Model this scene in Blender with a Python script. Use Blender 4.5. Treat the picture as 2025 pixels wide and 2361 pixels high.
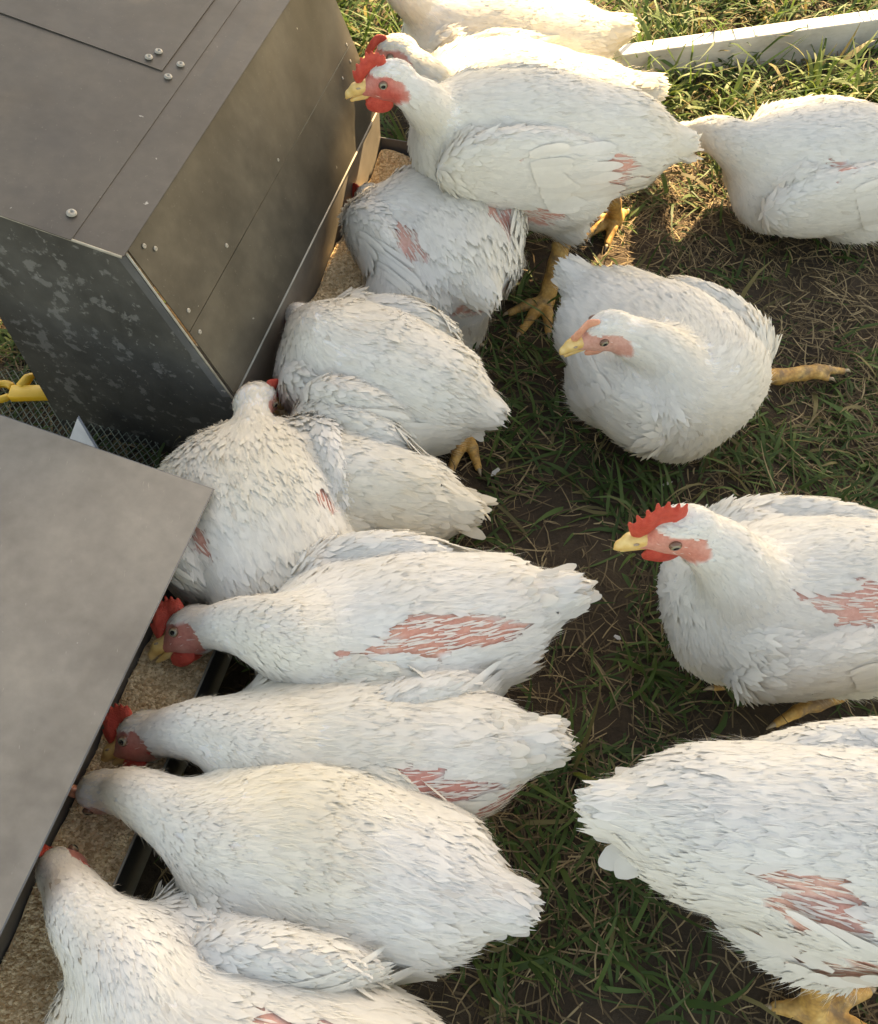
import bpy, math, random
import numpy as np

# ------------------------------------------------------------------ clear
for o in list(bpy.data.objects):
    bpy.data.objects.remove(o)
scene = bpy.context.scene
COL = scene.collection
rng = np.random.default_rng(7)
random.seed(7)

# ------------------------------------------------------------------ camera
cam_d = bpy.data.cameras.new('camera')
cam = bpy.data.objects.new('camera', cam_d)
COL.objects.link(cam)
cam.location = (0, 0, 1.2)
cam.rotation_euler = (math.radians(90 - 58), 0, 0)
cam_d.sensor_fit = 'VERTICAL'
cam_d.sensor_height = 24.0
cam_d.lens = 24.0 * 900 / 1024
cam_d.clip_start = 0.02
cam_d.clip_end = 2000
scene.camera = cam

# ------------------------------------------------------------------ light
SUN_AZ, SUN_EL = math.radians(32), math.radians(36)      # azimuth from +Y towards +X
SUN_DIR = np.array([math.cos(SUN_EL) * math.sin(SUN_AZ), math.cos(SUN_EL) * math.cos(SUN_AZ), math.sin(SUN_EL)])
world = bpy.data.worlds.new('World')
scene.world = world
world.use_nodes = True
wn = world.node_tree
wn.nodes.clear()
wo = wn.nodes.new('ShaderNodeOutputWorld')
wb = wn.nodes.new('ShaderNodeBackground')
ws = wn.nodes.new('ShaderNodeTexSky')
ws.sky_type = 'NISHITA'
ws.sun_disc = False
ws.sun_elevation = SUN_EL
ws.sun_rotation = SUN_AZ
ws.air_density = 1.0
ws.dust_density = 1.0
ws.ozone_density = 1.0
wb.inputs['Strength'].default_value = 0.14
wn.links.new(ws.outputs[0], wb.inputs['Color'])
wn.links.new(wb.outputs[0], wo.inputs['Surface'])
sun_d = bpy.data.lights.new('sun', 'SUN')
sun_d.energy = 5.0
sun_d.angle = math.radians(0.5)
sun_d.color = (1.0, 0.90, 0.74)
sun = bpy.data.objects.new('sun', sun_d)
COL.objects.link(sun)
from mathutils import Vector, noise as mnoise
sun.rotation_euler = Vector(SUN_DIR).to_track_quat('Z', 'Y').to_euler()
vs = scene.view_settings
vs.view_transform = 'Standard'
vs.look = 'None'
vs.gamma = 1.0
vs.use_curve_mapping = False
vs.exposure = 2.08
try:
    vs.use_white_balance = True
    vs.white_balance_temperature = 11200
    vs.white_balance_tint = 13
except Exception:
    pass
scene.cycles.use_denoising = True
scene.cycles.max_bounces = 4
scene.cycles.transparent_max_bounces = 6

# ------------------------------------------------------------------ mesh helpers
def mesh_from(name, V, faces, attr=None, smooth=True):
    """V (n,3); faces = list of int arrays, each (m,3) or (m,4)."""
    me = bpy.data.meshes.new(name)
    V = np.ascontiguousarray(V, dtype=np.float32)
    if not isinstance(faces, (list, tuple)):
        faces = [faces]
    faces = [np.asarray(f, dtype=np.int32) for f in faces if len(f)]
    loops = np.concatenate([f.ravel() for f in faces])
    tot = np.concatenate([np.full(len(f), f.shape[1], dtype=np.int32) for f in faces])
    start = np.concatenate([[0], np.cumsum(tot)[:-1]]).astype(np.int32)
    me.vertices.add(len(V))
    me.vertices.foreach_set('co', V.ravel())
    me.loops.add(len(loops))
    me.loops.foreach_set('vertex_index', loops)
    me.polygons.add(len(tot))
    me.polygons.foreach_set('loop_start', start)
    try:
        me.polygons.foreach_set('loop_total', tot)
    except Exception:
        pass
    me.update(calc_edges=True)
    me.polygons.foreach_set('use_smooth', np.full(len(tot), bool(smooth)))
    if attr is not None:
        for an, col in attr.items():
            a = me.attributes.new(an, 'FLOAT_COLOR', 'POINT')
            c = np.ones((len(V), 4), dtype=np.float32)
            c[:, :3] = col
            a.data.foreach_set('color', c.ravel())
    me.validate(clean_customdata=False)
    return me

def link(name, me, mat, parent=None, base=None):
    o = bpy.data.objects.new(name, me)
    if mat is not None and len(me.materials) == 0:
        me.materials.append(mat)
    COL.objects.link(o)
    if parent is not None:
        o.parent = parent
    return o

def tag(o, label=None, cat=None, group=None, kind=None):
    if label: o['label'] = label
    if cat: o['category'] = cat
    if group: o['group'] = group
    if kind: o['kind'] = kind
    return o

def empty(name, loc=(0, 0, 0)):
    e = bpy.data.objects.new(name, None)
    e.empty_display_size = 0.05
    e.location = loc
    COL.objects.link(e)
    return e

class MB:
    """collects boxes, tubes, polygons"""
    def __init__(s):
        s.V = []; s.F = []
    def add(s, V, F):
        o = len(s.V)
        s.V += [tuple(v) for v in V]
        s.F += [tuple(i + o for i in f) for f in F]
    def hexa(s, P):           # 8 points: bottom 4 (ccw), top 4
        s.add(P, [(3, 2, 1, 0), (4, 5, 6, 7), (0, 1, 5, 4), (1, 2, 6, 5), (2, 3, 7, 6), (3, 0, 4, 7)])
    def plate(s, poly, t, n=None):   # planar polygon extruded by t along -n
        poly = [np.array(p, float) for p in poly]
        if n is None:
            n = np.cross(poly[1] - poly[0], poly[2] - poly[0]); n /= np.linalg.norm(n)
        n = np.array(n, float)
        k = len(poly)
        V = [p for p in poly] + [p - n * t for p in poly]
        F = [tuple(range(k)), tuple(range(2 * k - 1, k - 1, -1))]
        for i in range(k):
            j = (i + 1) % k
            F.append((i, i + k, j + k, j))
        s.add(V, F)
    def tube(s, pts, r, seg=8, cap=True):
        pts = [np.array(p, float) for p in pts]
        n = len(pts)
        rs = r if hasattr(r, '__len__') else [r] * n
        V = []
        for i, p in enumerate(pts):
            d = pts[min(i + 1, n - 1)] - pts[max(i - 1, 0)]
            d /= np.linalg.norm(d)
            a = np.cross(d, (0, 0, 1) if abs(d[2]) < .9 else (1, 0, 0)); a /= np.linalg.norm(a)
            b = np.cross(d, a)
            for k in range(seg):
                t = 2 * math.pi * k / seg
                V.append(p + rs[i] * (math.cos(t) * a + math.sin(t) * b))
        F = []
        for i in range(n - 1):
            for k in range(seg):
                k2 = (k + 1) % seg
                F.append((i * seg + k, i * seg + k2, (i + 1) * seg + k2, (i + 1) * seg + k))
        if cap:
            F.append(tuple(range(seg - 1, -1, -1)))
            F.append(tuple((n - 1) * seg + k for k in range(seg)))
        s.add(V, F)
    def build(s, name, mat, parent=None, smooth=False, bevel=0, base=(0, 0, 0)):
        me = bpy.data.meshes.new(name)
        b = np.array(base)
        me.from_pydata([tuple(np.array(v) - b) for v in s.V], [], s.F)
        me.update()
        if smooth:
            me.polygons.foreach_set('use_smooth', [True] * len(me.polygons))
        o = link(name, me, mat, parent)
        if bevel:
            m = o.modifiers.new('bevel', 'BEVEL'); m.width = bevel; m.segments = 2; m.limit_method = 'ANGLE'
        return o

def lerp(a, b, t):
    return np.array(a, float) * (1 - t) + np.array(b, float) * t

def vnoise2(x, y, seed=0):
    """smooth value noise on arrays"""
    r = np.random.default_rng(seed)
    T = r.random((64, 64))
    xi = np.floor(x).astype(int); yi = np.floor(y).astype(int)
    fx = x - xi; fy = y - yi
    fx = fx * fx * (3 - 2 * fx); fy = fy * fy * (3 - 2 * fy)
    g = lambda i, j: T[i % 64, j % 64]
    return (g(xi, yi) * (1 - fx) * (1 - fy) + g(xi + 1, yi) * fx * (1 - fy) + g(xi, yi + 1) * (1 - fx) * fy + g(xi + 1, yi + 1) * fx * fy)

def vnoise3(p, scale, seed=0):
    return (vnoise2(p[:, 0] * scale + 11.3, p[:, 1] * scale + p[:, 2] * scale * .53 + 4.1, seed)
            + vnoise2(p[:, 1] * scale + 7.7, p[:, 2] * scale - p[:, 0] * scale * .41 + 9.9, seed + 1)
            + vnoise2(p[:, 2] * scale + 3.1, p[:, 0] * scale + p[:, 1] * scale * .37 + 1.7, seed + 2)) / 3

# ------------------------------------------------------------------ signed distance bodies
def nrm(v):
    v = np.array(v, float)
    return v / np.linalg.norm(v)

class Ell:
    def __init__(s, c, r, M, k=.03, tag='body', flow=None):
        s.c = np.array(c, float); s.r = np.array(r, float); s.M = np.array(M, float); s.k = k; s.tag = tag
        s.flow = nrm(flow) if flow is not None else None
        R = s.M.T @ np.diag(s.r)
        ext = np.sqrt((R ** 2).sum(1))
        s.lo, s.hi = s.c - ext, s.c + ext
    def d(s, P):
        q = (P - s.c) @ s.M.T
        k0 = np.sqrt(((q / s.r) ** 2).sum(-1)) + 1e-9
        k1 = np.sqrt(((q / s.r ** 2) ** 2).sum(-1)) + 1e-9
        return k0 * (k0 - 1) / k1

class Cone:
    def __init__(s, a, b, ra, rb, k=.03, tag='neck', flow=None):
        s.a = np.array(a, float); s.b = np.array(b, float); s.ra = ra; s.rb = rb; s.k = k; s.tag = tag
        s.flow = nrm(flow) if flow is not None else nrm(s.b - s.a)
        s.lo = np.minimum(s.a - ra, s.b - rb); s.hi = np.maximum(s.a + ra, s.b + rb)
    def d(s, P):
        ba = s.b - s.a
        t = np.clip(((P - s.a) @ ba) / (ba @ ba), 0, 1)
        q = P - s.a - t[..., None] * ba
        return np.sqrt((q ** 2).sum(-1)) - (s.ra + (s.rb - s.ra) * t)

def smin(a, b, k):
    h = np.clip(.5 + .5 * (b - a) / k, 0, 1)
    return b + (a - b) * h - k * h * (1 - h)

_ED = [(0, 1), (2, 3), (4, 5), (6, 7), (0, 2), (1, 3), (4, 6), (5, 7), (0, 4), (1, 5), (2, 6), (3, 7)]
def surface_nets(prims, h):
    kmax = max(p.k for p in prims)
    lo = np.min([p.lo for p in prims], 0) - kmax * .3 - 3 * h
    hi = np.max([p.hi for p in prims], 0) + kmax * .3 + 3 * h
    n = np.ceil((hi - lo) / h).astype(int) + 1
    val = np.full(n, 9.0, dtype=np.float32)
    ax = [lo[i] + h * np.arange(n[i]) for i in range(3)]
    for p in prims:
        i0 = np.maximum(np.floor((p.lo - p.k - 3 * h - lo) / h).astype(int), 0)
        i1 = np.minimum(np.ceil((p.hi + p.k + 3 * h - lo) / h).astype(int) + 1, n)
        G = np.stack(np.meshgrid(ax[0][i0[0]:i1[0]], ax[1][i0[1]:i1[1]], ax[2][i0[2]:i1[2]], indexing='ij'), -1)
        d = p.d(G)
        sl = (slice(i0[0], i1[0]), slice(i0[1], i1[1]), slice(i0[2], i1[2]))
        val[sl] = smin(val[sl], d, p.k)
    s = val < 0
    cnt = np.zeros(n - 1, dtype=np.int8)
    for a in (0, 1):
        for b in (0, 1):
            for c in (0, 1):
                cnt += s[a:n[0] - 1 + a, b:n[1] - 1 + b, c:n[2] - 1 + c]
    act = (cnt > 0) & (cnt < 8)
    I = np.argwhere(act)
    idx = np.full(n - 1, -1, dtype=np.int32)
    idx[act] = np.arange(len(I))
    cv = np.stack([val[I[:, 0] + (q & 1), I[:, 1] + ((q >> 1) & 1), I[:, 2] + (q >> 2)] for q in range(8)], 1)
    cp = np.array([[q & 1, (q >> 1) & 1, q >> 2] for q in range(8)], float)
    acc = np.zeros((len(I), 3)); num = np.zeros(len(I))
    for a, b in _ED:
        m = (cv[:, a] < 0) != (cv[:, b] < 0)
        t = np.where(m, cv[:, a] / np.where(m, cv[:, a] - cv[:, b], 1), 0)
        acc += np.where(m[:, None], cp[a] + t[:, None] * (cp[b] - cp[a]), 0)
        num += m
    V = lo + h * (I + acc / num[:, None])
    F = []
    for axis in range(3):
        o = [(axis + 1) % 3, (axis + 2) % 3]
        sa = [slice(None)] * 3; sb = [slice(None)] * 3
        sa[axis] = slice(0, n[axis] - 1); sb[axis] = slice(1, n[axis])
        A, B = s[tuple(sa)], s[tuple(sb)]
        E = np.argwhere(A != B)
        ok = np.all([(E[:, q] >= 1) & (E[:, q] < n[q] - 1) for q in o], 0)
        E = E[ok]
        fl = A[E[:, 0], E[:, 1], E[:, 2]]
        def cell(d1, d2):
            J = E.copy(); J[:, o[0]] -= d1; J[:, o[1]] -= d2
            return idx[J[:, 0], J[:, 1], J[:, 2]]
        q = np.stack([cell(1, 1), cell(0, 1), cell(0, 0), cell(1, 0)], 1)
        q[~fl] = q[~fl][:, ::-1]
        F.append(q)
    F = np.concatenate(F)
    F = F[(F >= 0).all(1)]
    return V, F

def vertex_normals(V, F):
    N = np.zeros_like(V)
    fn = np.cross(V[F[:, 2]] - V[F[:, 0]], V[F[:, 3]] - V[F[:, 1]])
    for k in range(4):
        np.add.at(N, F[:, k], fn)
    return N / (np.linalg.norm(N, axis=1, keepdims=True) + 1e-12)

# ------------------------------------------------------------------ materials
def material(name):
    m = bpy.data.materials.new(name)
    m.use_nodes = True
    nt = m.node_tree
    b = nt.nodes['Principled BSDF']
    return m, nt, b

def N(nt, t, **kw):
    n = nt.nodes.new(t)
    for k, v in kw.items():
        if k in n.inputs: n.inputs[k].default_value = v
        else: setattr(n, k, v)
    return n

def ramp(nt, fac, stops, interp='LINEAR'):
    r = nt.nodes.new('ShaderNodeValToRGB')
    r.color_ramp.interpolation = interp
    el = r.color_ramp.elements
    while len(el) > len(stops): el.remove(el[-1])
    while len(el) < len(stops): el.new(.5)
    for e, (p, c) in zip(el, stops):
        e.position = p
        e.color = (*c, 1) if len(c) == 3 else c
    nt.links.new(fac, r.inputs[0])
    return r.outputs[0]

def mixc(nt, fac, a, b, mode='MIX'):
    m = nt.nodes.new('ShaderNodeMix')
    m.data_type = 'RGBA'; m.blend_type = mode
    for v, i in ((fac, 0), (a, 6), (b, 7)):
        if hasattr(v, 'links') or hasattr(v, 'is_linked'): nt.links.new(v, m.inputs[i])
        else: m.inputs[i].default_value = v if i == 0 else (*v, 1)
    return m.outputs[2]

def bump(nt, b, h, strength=.3, dist=.002):
    n = N(nt, 'ShaderNodeBump', Strength=strength, Distance=dist)
    nt.links.new(h, n.inputs['Height'])
    nt.links.new(n.outputs[0], b.inputs['Normal'])

def coords(nt, scale=(1, 1, 1), kind='Object', rot=(0, 0, 0)):
    tc = nt.nodes.new('ShaderNodeTexCoord')
    mp = nt.nodes.new('ShaderNodeMapping')
    mp.inputs['Scale'].default_value = scale
    mp.inputs['Rotation'].default_value = rot
    nt.links.new(tc.outputs[kind], mp.inputs[0])
    return mp.outputs[0]

def noise(nt, vec, scale, detail=4, rough=.55):
    n = N(nt, 'ShaderNodeTexNoise', Scale=scale, Detail=detail, Roughness=rough)
    nt.links.new(vec, n.inputs['Vector'])
    return n.outputs['Fac']

M = {}
def mk_attr_plumage():
    m = bpy.data.materials.new('white_plumage'); m.use_nodes = True
    nt = m.node_tree; nt.nodes.clear()
    out = nt.nodes.new('ShaderNodeOutputMaterial')
    at = nt.nodes.new('ShaderNodeAttribute'); at.attribute_name = 'tint'
    v = coords(nt)
    col = mixc(nt, .35, at.outputs['Color'], ramp(nt, noise(nt, v, 90, 3), [(.3, (.88, .87, .85)), (.7, (1, 1, 1))]), 'MULTIPLY')
    d = nt.nodes.new('ShaderNodeBsdfDiffuse'); t = nt.nodes.new('ShaderNodeBsdfTranslucent')
    nt.links.new(col, d.inputs[0]); nt.links.new(col, t.inputs[0])
    mx = nt.nodes.new('ShaderNodeMixShader'); mx.inputs[0].default_value = .3
    nt.links.new(d.outputs[0], mx.inputs[1]); nt.links.new(t.outputs[0], mx.inputs[2])
    nt.links.new(mx.outputs[0], out.inputs[0])
    return m
M['plumage'] = mk_attr_plumage()

m, nt, b = material('hen_skin')
at = nt.nodes.new('ShaderNodeAttribute'); at.attribute_name = 'tint'
v = coords(nt)
sc_ = nt.nodes.new('ShaderNodeSeparateColor'); nt.links.new(at.outputs['Color'], sc_.inputs[0])
mf = N(nt, 'ShaderNodeMath', operation='SUBTRACT'); nt.links.new(sc_.outputs[0], mf.inputs[0]); nt.links.new(sc_.outputs[2], mf.inputs[1])
mf2 = N(nt, 'ShaderNodeMath', operation='SUBTRACT', use_clamp=True); nt.links.new(mf.outputs[0], mf2.inputs[0]); mf2.inputs[1].default_value = .10
mf3 = N(nt, 'ShaderNodeMath', operation='MULTIPLY', use_clamp=True); nt.links.new(mf2.outputs[0], mf3.inputs[0]); mf3.inputs[1].default_value = 2.2
col = mixc(nt, mf3.outputs[0], at.outputs['Color'], ramp(nt, noise(nt, v, 190, 5, .7), [(.3, (.74, .50, .46)), (.62, (1.0, 1.0, 1.0)), (.75, (1.08, 1.12, 1.12))]), 'MULTIPLY')
nt.links.new(col, b.inputs['Base Color'])
b.inputs['Roughness'].default_value = .6
b.inputs['Subsurface Weight'].default_value = .15
b.inputs['Subsurface Radius'].default_value = (.004, .0015, .001)
vp = N(nt, 'ShaderNodeTexVoronoi', Scale=330); nt.links.new(v, vp.inputs['Vector'])
bump(nt, b, vp.outputs['Distance'], -.7, .002)
M['skin'] = m

def simple(name, c1, c2, scale, rough, bscale=None, bstr=.3, bdist=.002, sss=0, spec=.5):
    m, nt, b = material(name)
    v = coords(nt)
    nt.links.new(ramp(nt, noise(nt, v, scale, 4), [(.3, c1), (.7, c2)]), b.inputs['Base Color'])
    b.inputs['Roughness'].default_value = rough
    b.inputs['Specular IOR Level'].default_value = spec
    if sss:
        b.inputs['Subsurface Weight'].default_value = sss
        b.inputs['Subsurface Radius'].default_value = (.006, .0015, .001)
    if bscale:
        bump(nt, b, noise(nt, v, bscale, 4), bstr, bdist)
    return m
M['comb'] = simple('red_comb', (.50, .040, .022), (.64, .085, .05), 120, .5, 620, 1.0, .002, .2)
M['comb_pale'] = simple('pale_comb', (.62, .24, .15), (.70, .34, .22), 120, .5, 500, .5, .001, .15)
M['beak'] = simple('horn_beak', (.62, .36, .10), (.74, .52, .22), 60, .38, 200, .15, .001)
M['claw'] = simple('claw_horn', (.30, .22, .14), (.45, .34, .22), 80, .4)
m, nt, b = material('scaly_leg')
v = coords(nt)
vor = N(nt, 'ShaderNodeTexVoronoi', Scale=190); nt.links.new(v, vor.inputs['Vector'])
c = ramp(nt, noise(nt, v, 45, 5), [(.25, (.30, .15, .045)), (.5, (.56, .31, .085)), (.75, (.66, .43, .16))])
c = mixc(nt, .5, c, ramp(nt, vor.outputs['Distance'], [(.2, (1, 1, 1)), (.8, (.55, .45, .38))]), 'MULTIPLY')
c = mixc(nt, ramp(nt, noise(nt, v, 28, 5, .7), [(.5, (0, 0, 0)), (.62, (.75, .75, .75))]), c, (.15, .095, .055))
nt.links.new(c, b.inputs['Base Color']); b.inputs['Roughness'].default_value = .65
bump(nt, b, vor.outputs['Distance'], -.9, .0025)
M['leg'] = m
m, nt, b = material('hen_eye')
tc = nt.nodes.new('ShaderNodeTexCoord')
sep = nt.nodes.new('ShaderNodeSeparateXYZ'); nt.links.new(tc.outputs['Object'], sep.inputs[0])
# the eyeball is a unit-ish sphere with its axis on local Y: distance from that axis gives pupil and iris
mm = N(nt, 'ShaderNodeMath', operation='ABSOLUTE'); nt.links.new(sep.outputs['Y'], mm.inputs[0])
nt.links.new(ramp(nt, mm.outputs[0], [(0, (.16, .08, .05)), (.60, (.16, .08, .05)), (.64, (.24, .19, .11)), (.86, (.20, .19, .14)), (.89, (.008, .008, .008))], 'LINEAR'), b.inputs['Base Color'])
b.inputs['Roughness'].default_value = .08
M['eye'] = m

def galvanised(name, base, var, spots=0, rough=.5, metal=.55, streak=(1, 1, 1)):
    m, nt, b = material(name)
    v = coords(nt)
    vs_ = coords(nt, streak)
    n1 = noise(nt, v, 7, 6, .65)
    n2 = noise(nt, vs_, 55, 4, .6)
    lo = tuple(x * (1 - var) for x in base); hi = tuple(min(1, x * (1 + var)) for x in base)
    c = ramp(nt, n1, [(.3, lo), (.72, hi)])
    c = mixc(nt, .5, c, ramp(nt, n2, [(.3, (.72, .71, .70)), (.7, (1, 1, 1))]), 'MULTIPLY')
    # fine dust specks
    n3 = noise(nt, v, 240, 3, .7)
    c = mixc(nt, ramp(nt, n3, [(.66, (0, 0, 0)), (.74, (.5, .5, .5))]), c, (.22, .20, .165))
    n8 = noise(nt, coords(nt, (1, 1, 1), rot=(.3, .2, .5)), 3.2, 5, .7)
    c = mixc(nt, .8, c, ramp(nt, n8, [(.32, (.62, .60, .57)), (.5, (.95, .95, .95)), (.7, (1.25, 1.25, 1.25))]), 'MULTIPLY')
    n6 = noise(nt, coords(nt, (40, 6, 9), rot=(0, 0, .6)), 9, 3, .6)
    c = mixc(nt, ramp(nt, n6, [(.70, (0, 0, 0)), (.735, (.35, .35, .35))]), c, tuple(min(1, x * 1.9) for x in base))
    n7 = noise(nt, v, 48, 3, .6)
    c = mixc(nt, ramp(nt, n7, [(.745, (0, 0, 0)), (.77, (.7, .7, .7))]), c, (.42, .40, .35))
    if spots:
        n4 = noise(nt, v, 38, 6, .6)
        n5 = noise(nt, v, 90, 3, .6)
        f = ramp(nt, n4, [(.57, (0, 0, 0)), (.62, (.5, .5, .5))])
        c = mixc(nt, f, c, (.22, .22, .21))
        f2 = ramp(nt, n5, [(.64, (0, 0, 0)), (.68, (.6, .6, .6))])
        c = mixc(nt, f2, c, (.22, .22, .21))
    nt.links.new(c, b.inputs['Base Color'])
    b.inputs['Metallic'].default_value = metal
    nt.links.new(ramp(nt, n1, [(.3, (rough - .08,) * 3), (.7, (rough + .12,) * 3)]), b.inputs['Roughness'])
    bump(nt, b, noise(nt, v, 30, 5), .06, .004)
    return m
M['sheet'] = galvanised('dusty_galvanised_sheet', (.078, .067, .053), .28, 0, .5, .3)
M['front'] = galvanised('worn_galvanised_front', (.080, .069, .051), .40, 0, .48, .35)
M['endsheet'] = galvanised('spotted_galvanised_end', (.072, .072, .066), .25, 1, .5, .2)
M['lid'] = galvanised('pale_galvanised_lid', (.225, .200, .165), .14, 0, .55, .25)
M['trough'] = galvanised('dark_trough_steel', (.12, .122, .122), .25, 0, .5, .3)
M['edge'] = simple('bright_cut_edge', (.22, .20, .16), (.36, .34, .28), 40, .4)
M['rivet'] = simple('rivet_alu', (.20, .18, .14), (.34, .31, .26), 300, .45)

# ------------------------------------------------------------------ ground
# feeder line: s runs along the troughs, q across them (q < 0 is the hopper side)
FO = np.array([-.392, .082]); FU = np.array([.2588, .9659]); FP = np.array([.9659, -.2588])
def fp(s, q, z):
    p = FO + FU * s + FP * q
    return np.array([p[0], p[1], z])

m, nt, b = material('trodden_soil')
v = coords(nt)
n1 = noise(nt, v, 5, 6, .6); n2 = noise(nt, v, 60, 6, .7)
c = ramp(nt, n1, [(.3, (.036, .023, .012)), (.55, (.056, .036, .019)), (.75, (.080, .054, .030))])
c = mixc(nt, .7, c, ramp(nt, n2, [(.3, (.55, .5, .45)), (.7, (1.15, 1.1, 1.0))]), 'MULTIPLY')
nt.links.new(c, b.inputs['Base Color']); b.inputs['Roughness'].default_value = .95
bump(nt, b, n2, .8, .01)
M['soil'] = m

gx = np.concatenate([[-400, -60, -12, -5], np.linspace(-2.4, 2.4, 130), [5, 12, 60, 400]])
gy = np.concatenate([[-400, -60, -12, -3], np.linspace(-.8, 3.6, 120), [6, 12, 60, 400]])
GX, GY = np.meshgrid(gx, gy, indexing='ij')
def ground_z(x, y):
    near = (np.abs(x) < 3) & (np.abs(y) < 4)
    return np.where(near, .022 * (vnoise2(x * 6, y * 6, 3) - .6) + .012 * (vnoise2(x * 17, y * 17, 5) - .6), -.004)
GZ = ground_z(GX, GY)
V = np.stack([GX, GY, GZ], -1).reshape(-1, 3)
nx, ny = len(gx), len(gy)
i, j = np.meshgrid(np.arange(nx - 1), np.arange(ny - 1), indexing='ij')
F = np.stack([i * ny + j, (i + 1) * ny + j, (i + 1) * ny + j + 1, i * ny + j + 1], -1).reshape(-1, 4)
g = link('ground', mesh_from('ground', V, F), M['soil'])
tag(g, 'bare brown soil under matted straw and grass', 'ground', kind='structure')

# ------------------------------------------------------------------ grass and straw
def mk_blade_mat(name, trans, rough=.6):
    m = bpy.data.materials.new(name); m.use_nodes = True
    nt = m.node_tree
    b = nt.nodes['Principled BSDF']; out = nt.nodes['Material Output']
    at = nt.nodes.new('ShaderNodeAttribute'); at.attribute_name = 'tint'
    nt.links.new(at.outputs['Color'], b.inputs['Base Color'])
    b.inputs['Roughness'].default_value = rough
    b.inputs['Specular IOR Level'].default_value = .3
    t = nt.nodes.new('ShaderNodeBsdfTranslucent'); nt.links.new(at.outputs['Color'], t.inputs[0])
    mx = nt.nodes.new('ShaderNodeMixShader'); mx.inputs[0].default_value = trans
    nt.links.new(b.outputs[0], mx.inputs[1]); nt.links.new(t.outputs[0], mx.inputs[2])
    nt.links.new(mx.outputs[0], out.inputs[0])
    return m
M['grass'] = mk_blade_mat('grass_blades', .35)
M['straw'] = mk_blade_mat('dry_straw', .1, .75)

def blades(P, az, L, W, el0, droop, tint, rows=4, twist=.4, kink=None):
    """curved tapering strips. P (n,3); az heading; L length; el0 start elevation; droop total bend"""
    n = len(P)
    t = np.linspace(0, 1, rows)
    V = np.zeros((n, rows, 2, 3))
    pos = P.copy()
    azc = az.copy()
    prev = 0
    for r in range(rows):
        if r:
            el = el0 - droop * t[r]
            azc = az + twist * (t[r] ** 1.5)
            d = np.stack([np.cos(el) * np.cos(azc), np.cos(el) * np.sin(azc), np.sin(el)], 1)
            pos = pos + d * (L / (rows - 1))[:, None]
            pos[:, 2] = np.maximum(pos[:, 2], ground_z(pos[:, 0], pos[:, 1]) + .002)
        w = W * (1 - t[r] ** 2.2) * (.55 + .45 * min(1, t[r] * 3)) * .5 + .0003
        sd = np.stack([-np.sin(azc), np.cos(azc), np.zeros(n)], 1)
        tw = np.sin(az * 7.3 + r * .9) * .5
        sd[:, 2] = tw
        V[:, r, 0] = pos - sd * w[:, None]
        V[:, r, 1] = pos + sd * w[:, None]
    base = (np.arange(n) * rows * 2)[:, None]
    F = []
    for r in range(rows - 1):
        F.append(np.stack([base[:, 0] + r * 2, base[:, 0] + r * 2 + 1, base[:, 0] + r * 2 + 3, base[:, 0] + r * 2 + 2], 1))
    F = np.concatenate(F)
    col = np.repeat(tint, rows * 2, axis=0)
    return V.reshape(-1, 3), F, col

def in_view(x, y, m=.25):
    return np.abs(x) < (.55 + .28 * np.maximum(y, 0)) + m
def off_feeder(x, y):
    q = np.stack([x, y], 1) - FO
    s_, q_ = q @ FU, q @ FP
    return ~((q_ > -.46) & (q_ < .012) & (((s_ > -.4) & (s_ < .52)) | ((s_ > .73) & (s_ < 1.48))))

def scatter(n, y0=-.25, y1=3.0, xm=1.7):
    x = rng.uniform(-xm, xm, n); y = rng.uniform(y0, y1, n)
    k = in_view(x, y) & off_feeder(x, y)
    return x[k], y[k]

# green blades in clumps
x, y = scatter(150000)
clump = vnoise2(x * 5 + 3, y * 5, 21) * .6 + vnoise2(x * 14, y * 14, 22) * .5
lush = np.clip((y - 1.35) / .5, 0, 1) + np.clip((-.55 - x) / .15, 0, 1) * (y > 1.08)      # longer grass beyond the trodden strip
keep = rng.random(len(x)) < np.clip((clump - .50) * 2.2 + .10 + .35 * np.clip(lush, 0, 1), .02, 1) * .62
x, y, lush, clump = x[keep], y[keep], np.clip(lush[keep], 0, 1), clump[keep]
n = len(x)
netspot = (x < -.46) & (y > .72) & (y < 1.02)
P = np.stack([x, y, ground_z(x, y) - .002], 1)
az = rng.uniform(0, 2 * math.pi, n) * .55 + (vnoise2(x * 4, y * 4, 33) * 9)
L = rng.gamma(5, .0115, n) * (1 + .6 * lush) + .012
L = np.where(netspot, L * .6, L)
W = rng.uniform(.0022, .0062, n) * np.where(rng.random(n) < .2, 1.7, 1) * (1 + .35 * lush)
el = np.clip(rng.normal(.55, .35, n) + .35 * lush, .05, 1.4)
dr = rng.uniform(.3, 1.5, n)
g0 = np.array([.038, .074, .018]); g1 = np.array([.100, .158, .042]); g2 = np.array([.17, .14, .055])
u = rng.random(n)[:, None]
tint = g0 * (1 - u) + g1 * u
dry = (rng.random(n) < .16)[:, None]
tint = np.where(dry, g2 * (0.7 + .5 * u), tint)
tint = tint * (1 + .25 * lush[:, None]) * rng.uniform(.75, 1.15, n)[:, None]
V, F, col = blades(P, az, L, W, el, dr, tint, 5, rng.normal(0, .5, n))
tag(link('grass', mesh_from('grass', V, F, {'tint': col}), M['grass']), 'short green grass blades growing through the trodden ground', 'grass', kind='stuff')
NGRASS = n
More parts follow.
